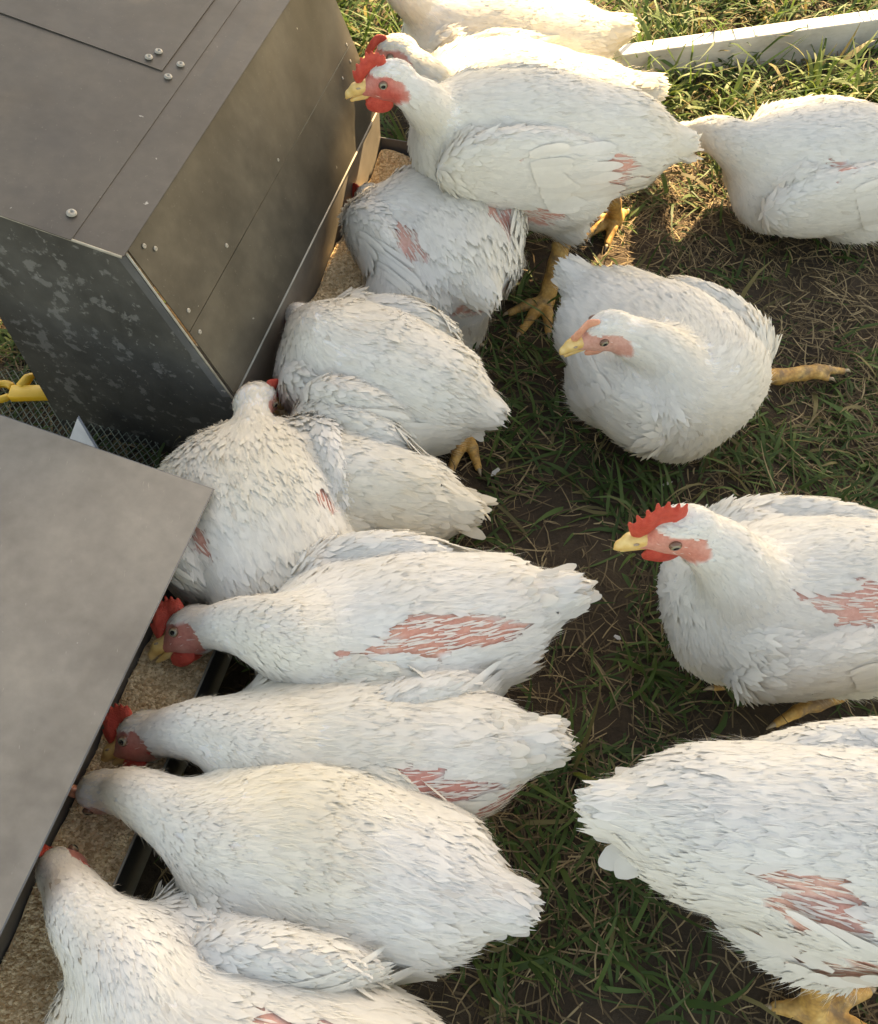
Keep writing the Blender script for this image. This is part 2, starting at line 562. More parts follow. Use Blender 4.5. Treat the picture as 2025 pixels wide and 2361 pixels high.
# matted straw
x, y = scatter(190000)
dens = vnoise2(x * 4 + 9, y * 4 + 2, 41)
keep = rng.random(len(x)) < np.clip(.35 + .9 * (dens - .35), .12, 1) * .8
x, y = x[keep], y[keep]; n = len(x)
P = np.stack([x, y, ground_z(x, y) + rng.uniform(.001, .012, n)], 1)
az = rng.uniform(0, 2 * math.pi, n)
L = rng.gamma(4, .0085, n) + .008
W = rng.uniform(.0007, .0022, n)
s0 = np.array([.085, .056, .029]); s1 = np.array([.36, .262, .138])
u = (rng.random(n) ** 2.2)[:, None]
tint = s0 * (1 - u) + s1 * u
V, F, col = blades(P, az, L, W, np.clip(rng.normal(.08, .16, n), -.1, .8), rng.uniform(-.3, .6, n), tint, 4, rng.normal(0, .7, n))
tag(link('straw', mesh_from('straw', V, F, {'tint': col}), M['straw']), 'matted dry straw and dead stems littering the soil', 'straw', kind='stuff')
# coarser grass further out
n = 9000
x = rng.uniform(-3.5, 3.5, n); y = rng.uniform(2.9, 6.5, n)
P = np.stack([x, y, np.full(n, -.004)], 1)
u = rng.random(n)[:, None]
V, F, col = blades(P, rng.uniform(0, 6.28, n), rng.uniform(.06, .16, n), rng.uniform(.006, .014, n), rng.normal(.9, .3, n), rng.uniform(.3, 1.4, n), g0 * (1 - u) * 1.3 + g1 * u * 1.3, 4, rng.normal(0, .5, n))
tag(link('meadow_grass', mesh_from('meadow_grass', V, F, {'tint': col}), M['grass']), 'longer meadow grass beyond the pen board', 'grass', kind='stuff')

# ------------------------------------------------------------------ feeders
def rivet_mesh():
    prof = [(0, .0008), (.0016, .0008), (.0020, .0019), (.0034, .0022), (.0050, .0014), (.0056, .0)]
    mb = MB(); seg = 12
    V = [(0, 0, .0006)]; F = []
    for r, z in prof[1:]:
        for k in range(seg):
            t = 2 * math.pi * k / seg
            V.append((r * math.cos(t), r * math.sin(t), z))
    for k in range(seg):
        F.append((0, 1 + k, 1 + (k + 1) % seg))
    for a in range(len(prof) - 2):
        for k in range(seg):
            k2 = (k + 1) % seg
            F.append((1 + a * seg + k, 1 + (a + 1) * seg + k, 1 + (a + 1) * seg + k2, 1 + a * seg + k2))
    me = bpy.data.meshes.new('rivet'); me.from_pydata(V, [], F); me.update()
    me.polygons.foreach_set('use_smooth', [True] * len(F))
    me.materials.append(M['rivet'])
    return me
RIV = rivet_mesh()
def rivet(parent, p, n, sc=1.0):
    o = bpy.data.objects.new('rivet', RIV); COL.objects.link(o); o.parent = parent
    o.location = p; o.rotation_euler = Vector(n).to_track_quat('Z', 'Y').to_euler(); o.scale = (sc,) * 3
    return o

def sheet_grid(poly_fn, ns, nq, t, amp, seed):
    """slightly dented sheet: poly_fn(a,b) -> (point, normal); two skins and edges"""
    a, b_ = np.meshgrid(np.linspace(0, 1, ns), np.linspace(0, 1, nq), indexing='ij')
    P = np.zeros((ns, nq, 3)); Nn = np.zeros(3)
    for i in range(ns):
        for j in range(nq):
            P[i, j] = poly_fn(a[i, j], b_[i, j])
    n = nrm(np.cross(P[-1, 0] - P[0, 0], P[0, -1] - P[0, 0]))
    if n[2] < 0 and abs(n[2]) > .05: n = -n
    w = (vnoise2(a * 4 + seed, b_ * 4 + seed, seed) - .5) * amp * np.minimum(1, 5 * np.minimum(np.minimum(a, 1 - a), np.minimum(b_, 1 - b_)))
    T = P + n * w[..., None]
    Bt = T - n * t
    V = np.concatenate([T.reshape(-1, 3), Bt.reshape(-1, 3)])
    i, j = np.meshgrid(np.arange(ns - 1), np.arange(nq - 1), indexing='ij')
    q = np.stack([i * nq + j, (i + 1) * nq + j, (i + 1) * nq + j + 1, i * nq + j + 1], -1).reshape(-1, 4)
    o = ns * nq
    F = [q, q[:, ::-1] + o]
    def edge(ids):
        ids = np.array(ids)
        return np.stack([ids[:-1], ids[:-1] + o, ids[1:] + o, ids[1:]], 1)
    ii = np.arange(ns); jj = np.arange(nq)
    F += [edge(ii * nq), edge(ii[::-1] * nq + nq - 1), edge((ns - 1) * nq + jj), edge(jj[::-1])]
    return V, np.concatenate(F)

def sheet(name, fn, mat, parent, base, t=.0012, amp=.003, seed=1, ns=14, nq=8):
    V, F = sheet_grid(fn, ns, nq, t, amp, seed)
    me = mesh_from(name, V - base, F, smooth=False)
    return link(name, me, mat, parent)

def bil(p00, p10, p11, p01):
    p00, p10, p11, p01 = [np.array(p, float) for p in (p00, p10, p11, p01)]
    return lambda a, b: (p00 * (1 - a) + p10 * a) * (1 - b) + (p01 * (1 - a) + p11 * a) * b

def feed_surface(s0, s1, parent_name, label, seed):
    ns, nq = int((s1 - s0) / .006), 22
    S_, Q_ = np.meshgrid(np.linspace(s0 + .003, s1 - .003, ns), np.linspace(-.098, -.004, nq), indexing='ij')
    hz = lambda s, q: .092 + .024 * (vnoise2(s * 13, q * 13, seed) - .5) + .010 * (vnoise2(s * 50, q * 50, seed + 1) - .5) - .10 * (q + .05)
    Z = hz(S_, Q_)
    P = FO[None, None] + FU * S_[..., None] + FP * Q_[..., None]
    V = np.concatenate([P, Z[..., None]], -1).reshape(-1, 3)
    i, j = np.meshgrid(np.arange(ns - 1), np.arange(nq - 1), indexing='ij')
    F = np.stack([i * nq + j, i * nq + j + 1, (i + 1) * nq + j + 1, (i + 1) * nq + j], -1).reshape(-1, 4)
    # grains: small irregular octahedra lying on the heap
    n = int(14000 * (s1 - s0))
    s = rng.uniform(s0 + .006, s1 - .006, n); q = rng.uniform(-.096, -.006, n)
    c = np.concatenate([FO + FU * s[:, None] + FP * q[:, None], (hz(s, q) + .0008)[:, None]], 1)
    O8 = np.array([[1, 0, 0], [-1, 0, 0], [0, 1, 0], [0, -1, 0], [0, 0, 1], [0, 0, -1]], float)
    r = rng.uniform(.0014, .0036, (n, 1, 1)) * rng.uniform(.6, 1.3, (n, 6, 1))
    th = rng.uniform(0, 6.28, n)
    R = np.stack([np.stack([np.cos(th), -np.sin(th), 0 * th], 1), np.stack([np.sin(th), np.cos(th), 0 * th], 1), np.stack([0 * th, 0 * th, 1 + 0 * th], 1)], 1)
    G = (O8[None] * r) @ R.transpose(0, 2, 1) * np.array([1.25, 1, .8]) + c[:, None]
    T8 = np.array([[0, 2, 4], [2, 1, 4], [1, 3, 4], [3, 0, 4], [2, 0, 5], [1, 2, 5], [3, 1, 5], [0, 3, 5]])
    FG = (np.arange(n)[:, None, None] * 6 + T8[None] + len(V)).reshape(-1, 3)
    u = rng.random(n)[:, None]
    gc = np.array([.46, .30, .15]) * (1 - u) + np.array([.92, .74, .48]) * u
    col = np.concatenate([np.tile([.70, .49, .27], (len(V), 1)), np.repeat(gc, 6, axis=0)])
    me = mesh_from('feed', np.concatenate([V, G.reshape(-1, 3)]), [F, FG], {'tint': col}, smooth=False)
    return tag(link('feed', me, M['feed']), label, 'feed', kind='stuff')
m, nt, b = material('crumbled_feed')
at = nt.nodes.new('ShaderNodeAttribute'); at.attribute_name = 'tint'
nt.links.new(at.outputs['Color'], b.inputs['Base Color']); b.inputs['Roughness'].default_value = .9
M['feed'] = m

def trough(parent, base, s0, s1):
    def wall(name, a, b_, mat=M['trough'], amp=.002, seed=3):
        return sheet(name, bil(fp(s0, *a), fp(s1, *a), fp(s1, *b_), fp(s0, *b_)), mat, parent, base, .0014, amp, seed, 20, 4)
    w = wall('trough_front_wall', (-.016, .004), (0, .12))
    mb = MB(); mb.tube([fp(s0, .0008, .1215), fp(lerp(s0, s1, .5), .0008, .1205), fp(s1, .0008, .1215)], .0017, 6)
    e = mb.build('rolled_lip', M['edge'], w, True, base=base)
    wall('trough_floor', (-.30, .006), (-.016, .006), seed=5)
    wall('feed_baffle', (-.102, .03), (-.100, .20), M['lid'], seed=7)
    for k, s in enumerate((s0, s1)):
        mb = MB(); sg = -.0012 if k == 0 else .0012
        mb.plate([fp(s + sg, .0, .121), fp(s + sg, -.016, .004), fp(s + sg, -.20, .004), fp(s + sg, -.20, .121)], .0012)
        mb.build('trough_end_plate', M['trough'], parent, base=base)

# far feeder
fs0, fs1 = .74, 1.44
fbase = fp((fs0 + fs1) / 2, -.25, 0)
FEED1 = empty('poultry_feeder', fbase)
tag(FEED1, 'brown-grey sheet metal hopper feeder with spotted end panel, at the upper left', 'feeder', 'sheet metal trough feeders')
# front plate in two leaves, bent along a fold line
KQ, KZ = -.134, .318
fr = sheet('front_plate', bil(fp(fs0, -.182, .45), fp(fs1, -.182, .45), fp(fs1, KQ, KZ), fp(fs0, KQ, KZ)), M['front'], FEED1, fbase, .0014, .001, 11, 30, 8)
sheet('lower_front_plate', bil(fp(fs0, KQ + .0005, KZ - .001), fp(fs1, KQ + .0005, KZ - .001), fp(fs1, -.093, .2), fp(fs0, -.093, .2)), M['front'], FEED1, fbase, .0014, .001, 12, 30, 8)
mb = MB(); mb.tube([fp(fs0, -.0925, .1995), fp(fs1, -.0925, .1995)], .0016, 6); mb.build('hemmed_edge', M['edge'], FEED1, True, base=fbase)
nf = nrm(np.cross(fp(1, 0, 0) - fp(0, 0, 0), fp(0, -.182, .45) - fp(0, KQ, KZ)))
if nf[2] < 0: nf = -nf
for s, q in [(.764, -.176), (.777, -.171), (.761, -.141), (.755, -.130), (.891, -.1405), (1.415, -.137), (1.405, -.129), (1.359, -.128), (1.09, -.139)]:
    z = .2 + (q + .093) / (-.182 + .093) * .25
    rivet(fr, fp(s, q, z) - fbase + nf * .0015, nf, .45 if s > 1 else .6)
# end panel
ez = lambda q: .45 + .21 * (-.176 - q) - .004
mb = MB()
mb.plate([fp(fs0, -.184, .445), fp(fs0, -.098, .200), fp(fs0, -.104, .005), fp(fs0, -.435, .005), fp(fs0, -.435, ez(-.435))], .0014)
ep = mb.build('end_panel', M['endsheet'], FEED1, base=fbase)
mb = MB()
mb.plate([fp(fs0 - .004, -.196, .442), fp(fs0 - .004, -.184, .447), fp(fs0 - .004, -.0975, .203), fp(fs0 - .004, -.110, .200)], .003)
mb.build('end_flange', M['trough'], ep, base=fbase)
mb = MB(); mb.tube([fp(fs0 - .005, -.183, .452), fp(fs0 - .005, -.0955, .199)], .0015, 6); mb.build('flange_edge', M['edge'], ep, True, base=fbase)
mb = MB(); mb.tube([fp(fs0 - .003, -.165, .072), fp(fs0 - .003, -.15, .078), fp(fs0 - .003, -.06, .112)], .0016, 6); mb.build('wire_hook', M['edge'], ep, True, base=fbase)
sheet('back_panel', bil(fp(fs0, -.435, .005), fp(fs1, -.435, .005), fp(fs1, -.435, .50), fp(fs0, -.435, .50)), M['endsheet'], FEED1, fbase)
# lid in two overlapping leaves, notched corner
LQ0, LZ0, LSL = -.176, .4535, .21
lz = lambda q: LZ0 + LSL * (LQ0 - q)
nl = nrm(np.cross(fp(1, 0, 0) - fp(0, 0, 0), fp(0, -.4, lz(-.4)) - fp(0, -.2, lz(-.2))))
if nl[2] < 0: nl = -nl
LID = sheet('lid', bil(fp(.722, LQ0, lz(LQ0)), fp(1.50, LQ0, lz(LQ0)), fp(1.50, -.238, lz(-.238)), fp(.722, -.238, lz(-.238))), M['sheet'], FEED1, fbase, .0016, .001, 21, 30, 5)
sheet('lid_leaf', bil(fp(.7185, -.2375, lz(-.2375) + .0010), fp(1.50, -.2375, lz(-.2375) + .0010), fp(1.50, -.62, lz(-.62) + .0010), fp(.7185, -.62, lz(-.62) + .0010)), M['sheet'], FEED1, fbase, .0012, .001, 22, 30, 12)
sheet('lid_overlap', bil(fp(1.05, -.268, lz(-.268) + .0026), fp(1.50, -.268, lz(-.268) + .0026), fp(1.50, -.62, lz(-.62) + .0030), fp(1.05, -.62, lz(-.62) + .0030)), M['sheet'], FEED1, fbase, .0014, .001, 23, 20, 10)
mb = MB(); mb.tube([fp(.7205, -.178, lz(-.178) - .001), fp(.7185, -.62, lz(-.62))], .0018, 6); mb.build('lid_edge', M['edge'], LID, True, base=fbase)
for s, q in [(1.064, -.292), (1.082, -.286), (1.042, -.256), (1.074, -.252), (.756, -.254)]:
    rivet(LID, fp(s, q, lz(q) + (.0046 if q < -.27 else .0030)) - fbase, nl, 1.0 if s > 1 else 1.15)
trough(FEED1, fbase, fs0 + .02, fs1 + .02)
feed_surface(fs0 + .022, fs1 + .018, 'far', 'brown crumbled feed heaped in the far trough under the hopper', 61)

# near feeder: mostly hidden by its wide pale lid
ns0, ns1 = -.40, .50
nbase = fp((ns0 + ns1) / 2, -.25, 0)
FEED2 = empty('poultry_feeder', nbase)
tag(FEED2, 'near feeder with a wide pale grey sheet metal lid, along the lower left edge', 'feeder', 'sheet metal trough feeders')
NQ0, NZ0, NSL = -.038, .2505, .225
nz = lambda q: NZ0 + NSL * (NQ0 - q)
NL = sheet('lid', bil(fp(-.42, NQ0, nz(NQ0)), fp(.555, NQ0, nz(NQ0)), fp(.555, -.66, nz(-.66)), fp(-.42, -.66, nz(-.66))), M['lid'], FEED2, nbase, .0018, .005, 31, 40, 20)
mb = MB(); mb.tube([fp(-.42, NQ0, nz(NQ0) - .001), fp(.555, NQ0, nz(NQ0) - .001), fp(.555, -.66, nz(-.66) - .001)], .0013, 6); mb.build('lid_edge', M['trough'], NL, True, base=nbase)
mb = MB(); mb.plate([fp(ns1, -.10, .226), fp(ns1, -.104, .005), fp(ns1, -.435, .005), fp(ns1, -.435, nz(-.435) - .01), fp(ns1, -.10, nz(-.10) - .01)], .0014)
mb.build('end_panel', M['endsheet'], FEED2, base=nbase)
sheet('back_panel', bil(fp(ns0, -.435, .005), fp(ns1, -.435, .005), fp(ns1, -.435, .32), fp(ns0, -.435, .32)), M['endsheet'], FEED2, nbase)
trough(FEED2, nbase, ns0, ns1 - .04)
feed_surface(ns0 + .02, ns1 - .042, 'near', 'golden brown crumbled feed filling the near trough where four hens eat', 71)

# ------------------------------------------------------------------ timber, netting, odd bits behind the feeder
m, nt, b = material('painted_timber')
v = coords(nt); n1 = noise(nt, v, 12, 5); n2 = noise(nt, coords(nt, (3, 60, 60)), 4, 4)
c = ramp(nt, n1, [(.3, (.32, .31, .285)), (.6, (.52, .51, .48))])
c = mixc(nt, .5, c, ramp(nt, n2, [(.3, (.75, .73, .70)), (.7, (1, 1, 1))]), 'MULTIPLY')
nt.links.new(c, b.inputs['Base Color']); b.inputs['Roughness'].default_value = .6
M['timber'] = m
bd0 = np.array([.395, 1.868]); bd1 = np.array([1.9, 2.22]); bu = (bd1 - bd0) / np.linalg.norm(bd1 - bd0); bv = np.array([-bu[1], bu[0]])
mb = MB()
Pb = lambda a, c_, z: (*(bd0 + bu * a + bv * c_), z)
Lb = np.linalg.norm(bd1 - bd0)
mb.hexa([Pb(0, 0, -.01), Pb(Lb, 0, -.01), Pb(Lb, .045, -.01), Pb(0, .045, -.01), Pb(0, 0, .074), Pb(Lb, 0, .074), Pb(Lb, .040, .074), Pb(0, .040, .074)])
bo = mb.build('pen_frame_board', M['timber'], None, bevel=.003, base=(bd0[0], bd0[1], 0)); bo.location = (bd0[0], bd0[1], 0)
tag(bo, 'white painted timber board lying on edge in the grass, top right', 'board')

M['yellow'] = simple('yellow_plastic', (.62, .33, .02), (.78, .46, .05), 30, .45)
mb = MB()
yb = np.array([-.672, .945, .028])
mb.hexa([(-.025, -.013, .02), (.055, -.010, .02), (.055, .010, .02), (-.025, .010, .02), (-.025, -.013, .036), (.055, -.010, .036), (.055, .010, .036), (-.025, .010, .036)])
ring = []
for k in range(15):
    t = .5 + 5.2 * k / 14
    ring.append((-.040 + .017 * math.cos(t), .002 + .015 * math.sin(t), .028))
mb.tube(ring, .0065, 8)
mb.tube([(-.012, .008, .03), (-.003, .024, .034), (.004, .030, .034)], [.009, .008, .005], 8)
yo = mb.build('strap_hook', M['yellow'], None, True, base=(0, 0, 0)); yo.location = tuple(yb); yo.modifiers.new('b', 'BEVEL').width = .002
yo.scale = (1.1, 1.1, 1)
tag(yo, 'yellow plastic hook lying on the netting behind the feeder', 'hook')

M['net'] = simple('green_grey_wire', (.10, .13, .10), (.20, .23, .19), 60, .5)
mb = MB()
nb = np.array([-.66, .86, 0])
def net_z(x, y): return .036 + .010 * math.sin(x * 21) + .010 * math.cos(y * 25 + 1)
cs = .0105
V = []; F = []
def strip(p, q_):
    p = np.array(p); q_ = np.array(q_)
    d = q_ - p; sd = np.array([-d[1], d[0], 0]); sd = sd / (np.linalg.norm(sd) + 1e-9) * .0008
    o = len(V)
    up = np.array([0, 0, .0012])
    V.extend([p - sd, q_ - sd, q_ + sd, p + sd, p + up, q_ + up])
    F.extend([(o, o + 1, o + 5, o + 4), (o + 4, o + 5, o + 2, o + 3)])
for a in range(-14, 18):
    for c_ in range(-12, 18):
        x0 = nb[0] + (a + (c_ % 2) * .5) * cs * 1.15; y0 = nb[1] + c_ * cs * .8
        if x0 > -.5 - (y0 - .8) * -.35: pass
        p = (x0, y0, net_z(x0, y0))
        for dx in (-.5, .5):
            x1 = x0 + dx * cs * 1.15; y1 = y0 + cs * .8
            strip(p, (x1, y1, net_z(x1, y1)))
me = bpy.data.meshes.new('poultry_netting'); me.from_pydata([tuple(v - nb * np.array([1, 1, 0])) for v in V], [], F); me.update()
no = link('poultry_netting', me, M['net']); no.location = (nb[0], nb[1], 0)
tag(no, 'fine diamond wire netting spread over grass behind the feeder, left edge', 'netting')

M['white_card'] = simple('white_plastic', (.60, .63, .68), (.72, .75, .80), 50, .5)
mb = MB()
mb.add([(0, 0, .02), (.10, -.05, .03), (.055, .012, .115), (.0, .006, .018), (.10, -.043, .028), (.055, .018, .113)], [(0, 1, 2), (5, 4, 3), (0, 3, 4, 1), (1, 4, 5, 2), (2, 5, 3, 0)])
wo_ = mb.build('plastic_scrap', M['white_card']); wo_.location = (-.605, .835, .0)
tag(wo_, 'small white triangular plastic corner poking up beside the feeder end', 'scrap')

# ------------------------------------------------------------------ tree added out of view to throw shade over the yard
M['leaf'] = mk_blade_mat('tree_leaves', .3)
M['bark'] = simple('tree_bark', (.06, .045, .03), (.13, .10, .07), 14, .9, 30, .8, .02)
SH = 3.6 / math.tan(SUN_EL)
def make_tree():
    root = empty('added_shade_tree', TREE_BASE)
    tag(root, 'leafy tree added outside the picture to shade the hens and ground', 'tree')
    mb = MB()
    b0 = np.array(TREE_BASE)
    cc = np.array(TREE_CROWN)
    mb.tube([b0 - b0, (0, .02, .9), (.05, 0, 1.8), (cc - b0) * .75, (cc - b0)], [.17, .13, .11, .08, .03], 10)
    for k in range(9):
        t = k * 2.4
        e = (cc - b0) + np.array([math.cos(t) * 1.2, math.sin(t) * .9, -.3 + .15 * k])
        s = lerp((.05, 0, 1.8), cc - b0, .15 + .08 * k)
        mb.tube([s, lerp(s, e, .5) + np.array([0, 0, .12]), e], [.05, .035, .012], 6)
    mb.build('trunk', M['bark'], root, True)
    n = TREE_N
    d = rng.normal(size=(n, 3)); d /= np.linalg.norm(d, axis=1, keepdims=True)
    r = rng.random(n) ** .45
    c = d * r[:, None] * np.array(TREE_R)
    c = c * (.82 + .35 * vnoise2(np.arctan2(d[:, 1], d[:, 0]) * 2.2 + 9, d[:, 2] * 3 + 4, 91))[:, None] + (cc - b0)
    a = rng.normal(size=(n, 3)); a /= np.linalg.norm(a, axis=1, keepdims=True)
    b_ = np.cross(a, rng.normal(size=(n, 3))); b_ /= np.linalg.norm(b_, axis=1, keepdims=True)
    L = rng.uniform(.06, .11, n)[:, None]; W = L * .34
    V = np.stack([c - a * L, c + b_ * W, c + a * L, c - b_ * W], 1).reshape(-1, 3)
    F = np.arange(n * 4).reshape(-1, 4)
    u = rng.random(n)[:, None]
    tint = np.repeat(np.array([.045, .075, .02]) * (1 - u) + np.array([.09, .12, .035]) * u, 4, axis=0)
    cr = link('crown', mesh_from('crown', V, F, {'tint': tint}, smooth=False), M['leaf'], root)
    return root
TREE_Z = 4.2
_o = SUN_DIR[:2] / SUN_DIR[2] * TREE_Z
TREE_C2 = np.array([.45, -.38]) + _o                     # shadow centre on the ground plus the sun's offset
TREE_CROWN = (TREE_C2[0], TREE_C2[1], TREE_Z)
TREE_BASE = (TREE_C2[0] + .3, TREE_C2[1] + .5, 0)
TREE_R = (2.5, 1.35, 0.9)
TREE_N = 30000
make_tree()

# ------------------------------------------------------------------ hens
WHITE = np.array([.81, .785, .73])
PINK = np.array([.67, .40, .32])
REDSKIN = np.array([.52, .075, .05])

class Chain:
    def __init__(s, cones, k):
        s.cones = cones; s.k = k; s.tag = 'neck'
        s.lo = np.min([c.lo for c in cones], 0); s.hi = np.max([c.hi for c in cones], 0)
    def d(s, P):
        r = s.cones[0].d(P)
        for c in s.cones[1:]: r = np.minimum(r, c.d(P))
        return r

def composite(prims, P):
    v = np.full(len(P), 9.0)
    for p in prims: v = smin(v, p.d(P), p.k)
    return v

def body_grad(prims, c, e=2e-3):
    g = np.stack([composite(prims, c + np.eye(3)[i] * e) - composite(prims, c - np.eye(3)[i] * e) for i in range(3)], 1)
    return g / (np.linalg.norm(g, axis=1, keepdims=True) + 1e-6)

def drape(prims, parts, offs, amount=.9):
    """pull the middle lines of long feathers onto the body surface and shift their vanes with them"""
    W = np.stack([p_[0] for p_ in parts]).reshape(len(parts), 9, 3, 3)
    off = np.stack([np.linspace(a, b_, 9) for a, b_ in offs]).ravel()
    tt = np.array((0, .16, .34, .54, .72, .85, .93, .98, 1.0)); Q = np.stack([np.ones(9), tt, tt ** 2], 1); PQ = Q @ np.linalg.pinv(Q)     # smooth shift along each quill
    for _ in range(3):
        c = W[:, :, 1].reshape(-1, 3)
        d = composite(prims, c)
        g = body_grad(prims, c).reshape(len(parts), 9, 3)
        gm = g.mean(1, keepdims=True); gm /= np.linalg.norm(gm, axis=2, keepdims=True) + 1e-6
        sh = ((d - off) * amount).reshape(len(parts), 9) @ PQ.T
        W = W - (gm * sh[:, :, None])[:, :, None]
    return [(w.reshape(-1, 3), *p_[1:]) for w, p_ in zip(W, parts)]

def blend_normals(me, Nb, k=.7):
    gn = np.zeros(len(me.vertices) * 3, dtype=np.float32); me.vertex_normals.foreach_get('vector', gn); gn = gn.reshape(-1, 3)
    nn = Nb * k + gn * np.where((gn * Nb).sum(1, keepdims=True) < 0, -1, 1) * (1 - k)
    soft_normals(me, nn / (np.linalg.norm(nn, axis=1, keepdims=True) + 1e-9))

def soft_normals(me, Nv):
    try:
        me.normals_split_custom_set_from_vertices(np.ascontiguousarray(Nv, dtype=np.float32))
    except Exception as ex_:
        print('normals', ex_)

def feather_cards(p, n, f, L, W, lift, curl, tint, taper=.35, ragged=0.0):
    """overlapping leaf-shaped feathers: 4 rows x 3 columns each"""
    k = len(p)
    f = f - n * (f * n).sum(1, keepdims=True)
    f /= np.linalg.norm(f, axis=1, keepdims=True) + 1e-9
    s = np.cross(n, f)
    fr = np.array([0, .62, 1.0]); wd = np.array([.6, 1.0, taper])
    V = np.zeros((k, 3, 3, 3))
    for r in range(3):
        c = p - n * .003 + f * (L * fr[r])[:, None] + n * (lift * L * fr[r] - curl * L * fr[r] ** 2)[:, None]
        for j, cc in enumerate((-1, 0, 1)):
            e = c + s * (W * .5 * wd[r] * cc)[:, None] + n * (W * (.12 if cc == 0 else -.04))[:, None]
            if r == 2:
                e = e - f * (L * (.14 * abs(cc)))[:, None]
                if ragged: e = e + f * (L * ragged * rng.normal(0, 1, k))[:, None]
            V[:, r, j] = e
    b = np.arange(k) * 9
    F = []
    for r in range(2):
        for j in range(2):
            F.append(np.stack([b + r * 3 + j, b + (r + 1) * 3 + j, b + (r + 1) * 3 + j + 1, b + r * 3 + j + 1], 1))
    return V.reshape(-1, 3), np.concatenate(F), np.repeat(tint, 9, axis=0)

def strands(p, n, f, L, W, lift, droop, tint):
    k = len(p)
    f = f - n * (f * n).sum(1, keepdims=True); f /= np.linalg.norm(f, axis=1, keepdims=True) + 1e-9
    d = f + n * lift[:, None] + rng.normal(0, .16, (k, 3)); d /= np.linalg.norm(d, axis=1, keepdims=True)
    s = np.cross(n, d); s /= np.linalg.norm(s, axis=1, keepdims=True) + 1e-9
    a = p; m_ = p + d * (L * .55)[:, None]; e = p + d * L[:, None] + (f - n * .5) * (L * droop)[:, None] - np.array([0, 0, 1]) * (L * .12)[:, None]
    w = (W * .5)[:, None]
    V = np.stack([a - s * w, a + s * w, m_ + s * w * .8, m_ - s * w * .8, e], 1).reshape(-1, 3)
    b = np.arange(k) * 5
    return V, np.stack([b + 3, b + 2, b + 1, b], 1), np.stack([b + 4, b + 2, b + 3], 1), np.repeat(tint, 5, axis=0)

def quill_feather(base, d, up, L, W, bend=.1, tint=WHITE, rag=.0):
    """one long flight or tail feather with a shallow V section; returns V,F,col"""
    d = nrm(d); up = nrm(np.array(up) - d * np.dot(up, d)); s = np.cross(up, d)
    rows = 9
    V = []; 
    for t in (0, .16, .34, .54, .72, .85, .93, .98, 1.0):
        w = W * .5 * min(1, .4 + t * 2.4) * (math.sqrt(max(0, 1 - max(0, (t - .70) / .305) ** 2)))
        c = np.array(base) + d * L * t - up * bend * L * t * t
        j = rag * random.uniform(-1, 1) * W
        V += [c - s * (w + j) - up * w * .12 - d * w * .25, c + up * .0008, c + s * (w - j) - up * w * .12 - d * w * .25]
    F = []
    for r in range(rows - 1):
        for j in range(2):
            F.append((r * 3 + j, r * 3 + j + 1, r * 3 + j + 4, r * 3 + j + 3))
    return np.array(V), np.array(F), np.tile(tint, (len(V), 1))

def join(parts):
    V = []; F3 = []; F4 = []; C = []; o = 0
    for part in parts:
        v, fs, c = part[0], part[1:-1], part[-1]
        V.append(v); C.append(c)
        for f in fs:
            (F3 if f.shape[1] == 3 else F4).append(f + o)
        o += len(v)
    out = []
    if F4: out.append(np.concatenate(F4))
    if F3: out.append(np.concatenate(F3))
    return np.concatenate(V), out, np.concatenate(C)

def sph(name, c, r, mat, parent, base, Mx=None):
    """ellipsoid mesh, own unit sphere data scaled in the object (keeps its local axes for the eye material)"""
    seg, rg = 16, 10
    V = []; F = []
    for i in range(rg + 1):
        th = math.pi * i / rg
        for k in range(seg):
            ph = 2 * math.pi * k / seg
            V.append((math.sin(th) * math.cos(ph), math.cos(th), math.sin(th) * math.sin(ph)))
    for i in range(rg):
        for k in range(seg):
            k2 = (k + 1) % seg
            F.append((i * seg + k, (i + 1) * seg + k, (i + 1) * seg + k2, i * seg + k2))
    me = bpy.data.meshes.new(name); me.from_pydata(V, [], F); me.update()
    me.polygons.foreach_set('use_smooth', [True] * len(F))
    o = link(name, me, mat, parent)
    from mathutils import Matrix
    R = Matrix([[Mx[c_][r_] for c_ in range(3)] for r_ in range(3)]) if Mx is not None else Matrix.Identity(3)
    o.matrix_local = Matrix.Translation(Vector(np.array(c) - base)) @ R.to_4x4() @ Matrix.Diagonal((*r, 1))
    return o

def sdf_part(name, prims, h, mat, parent, base):
    V, F = surface_nets(prims, h)
    return link(name, mesh_from(name, V - base, F), mat, parent)

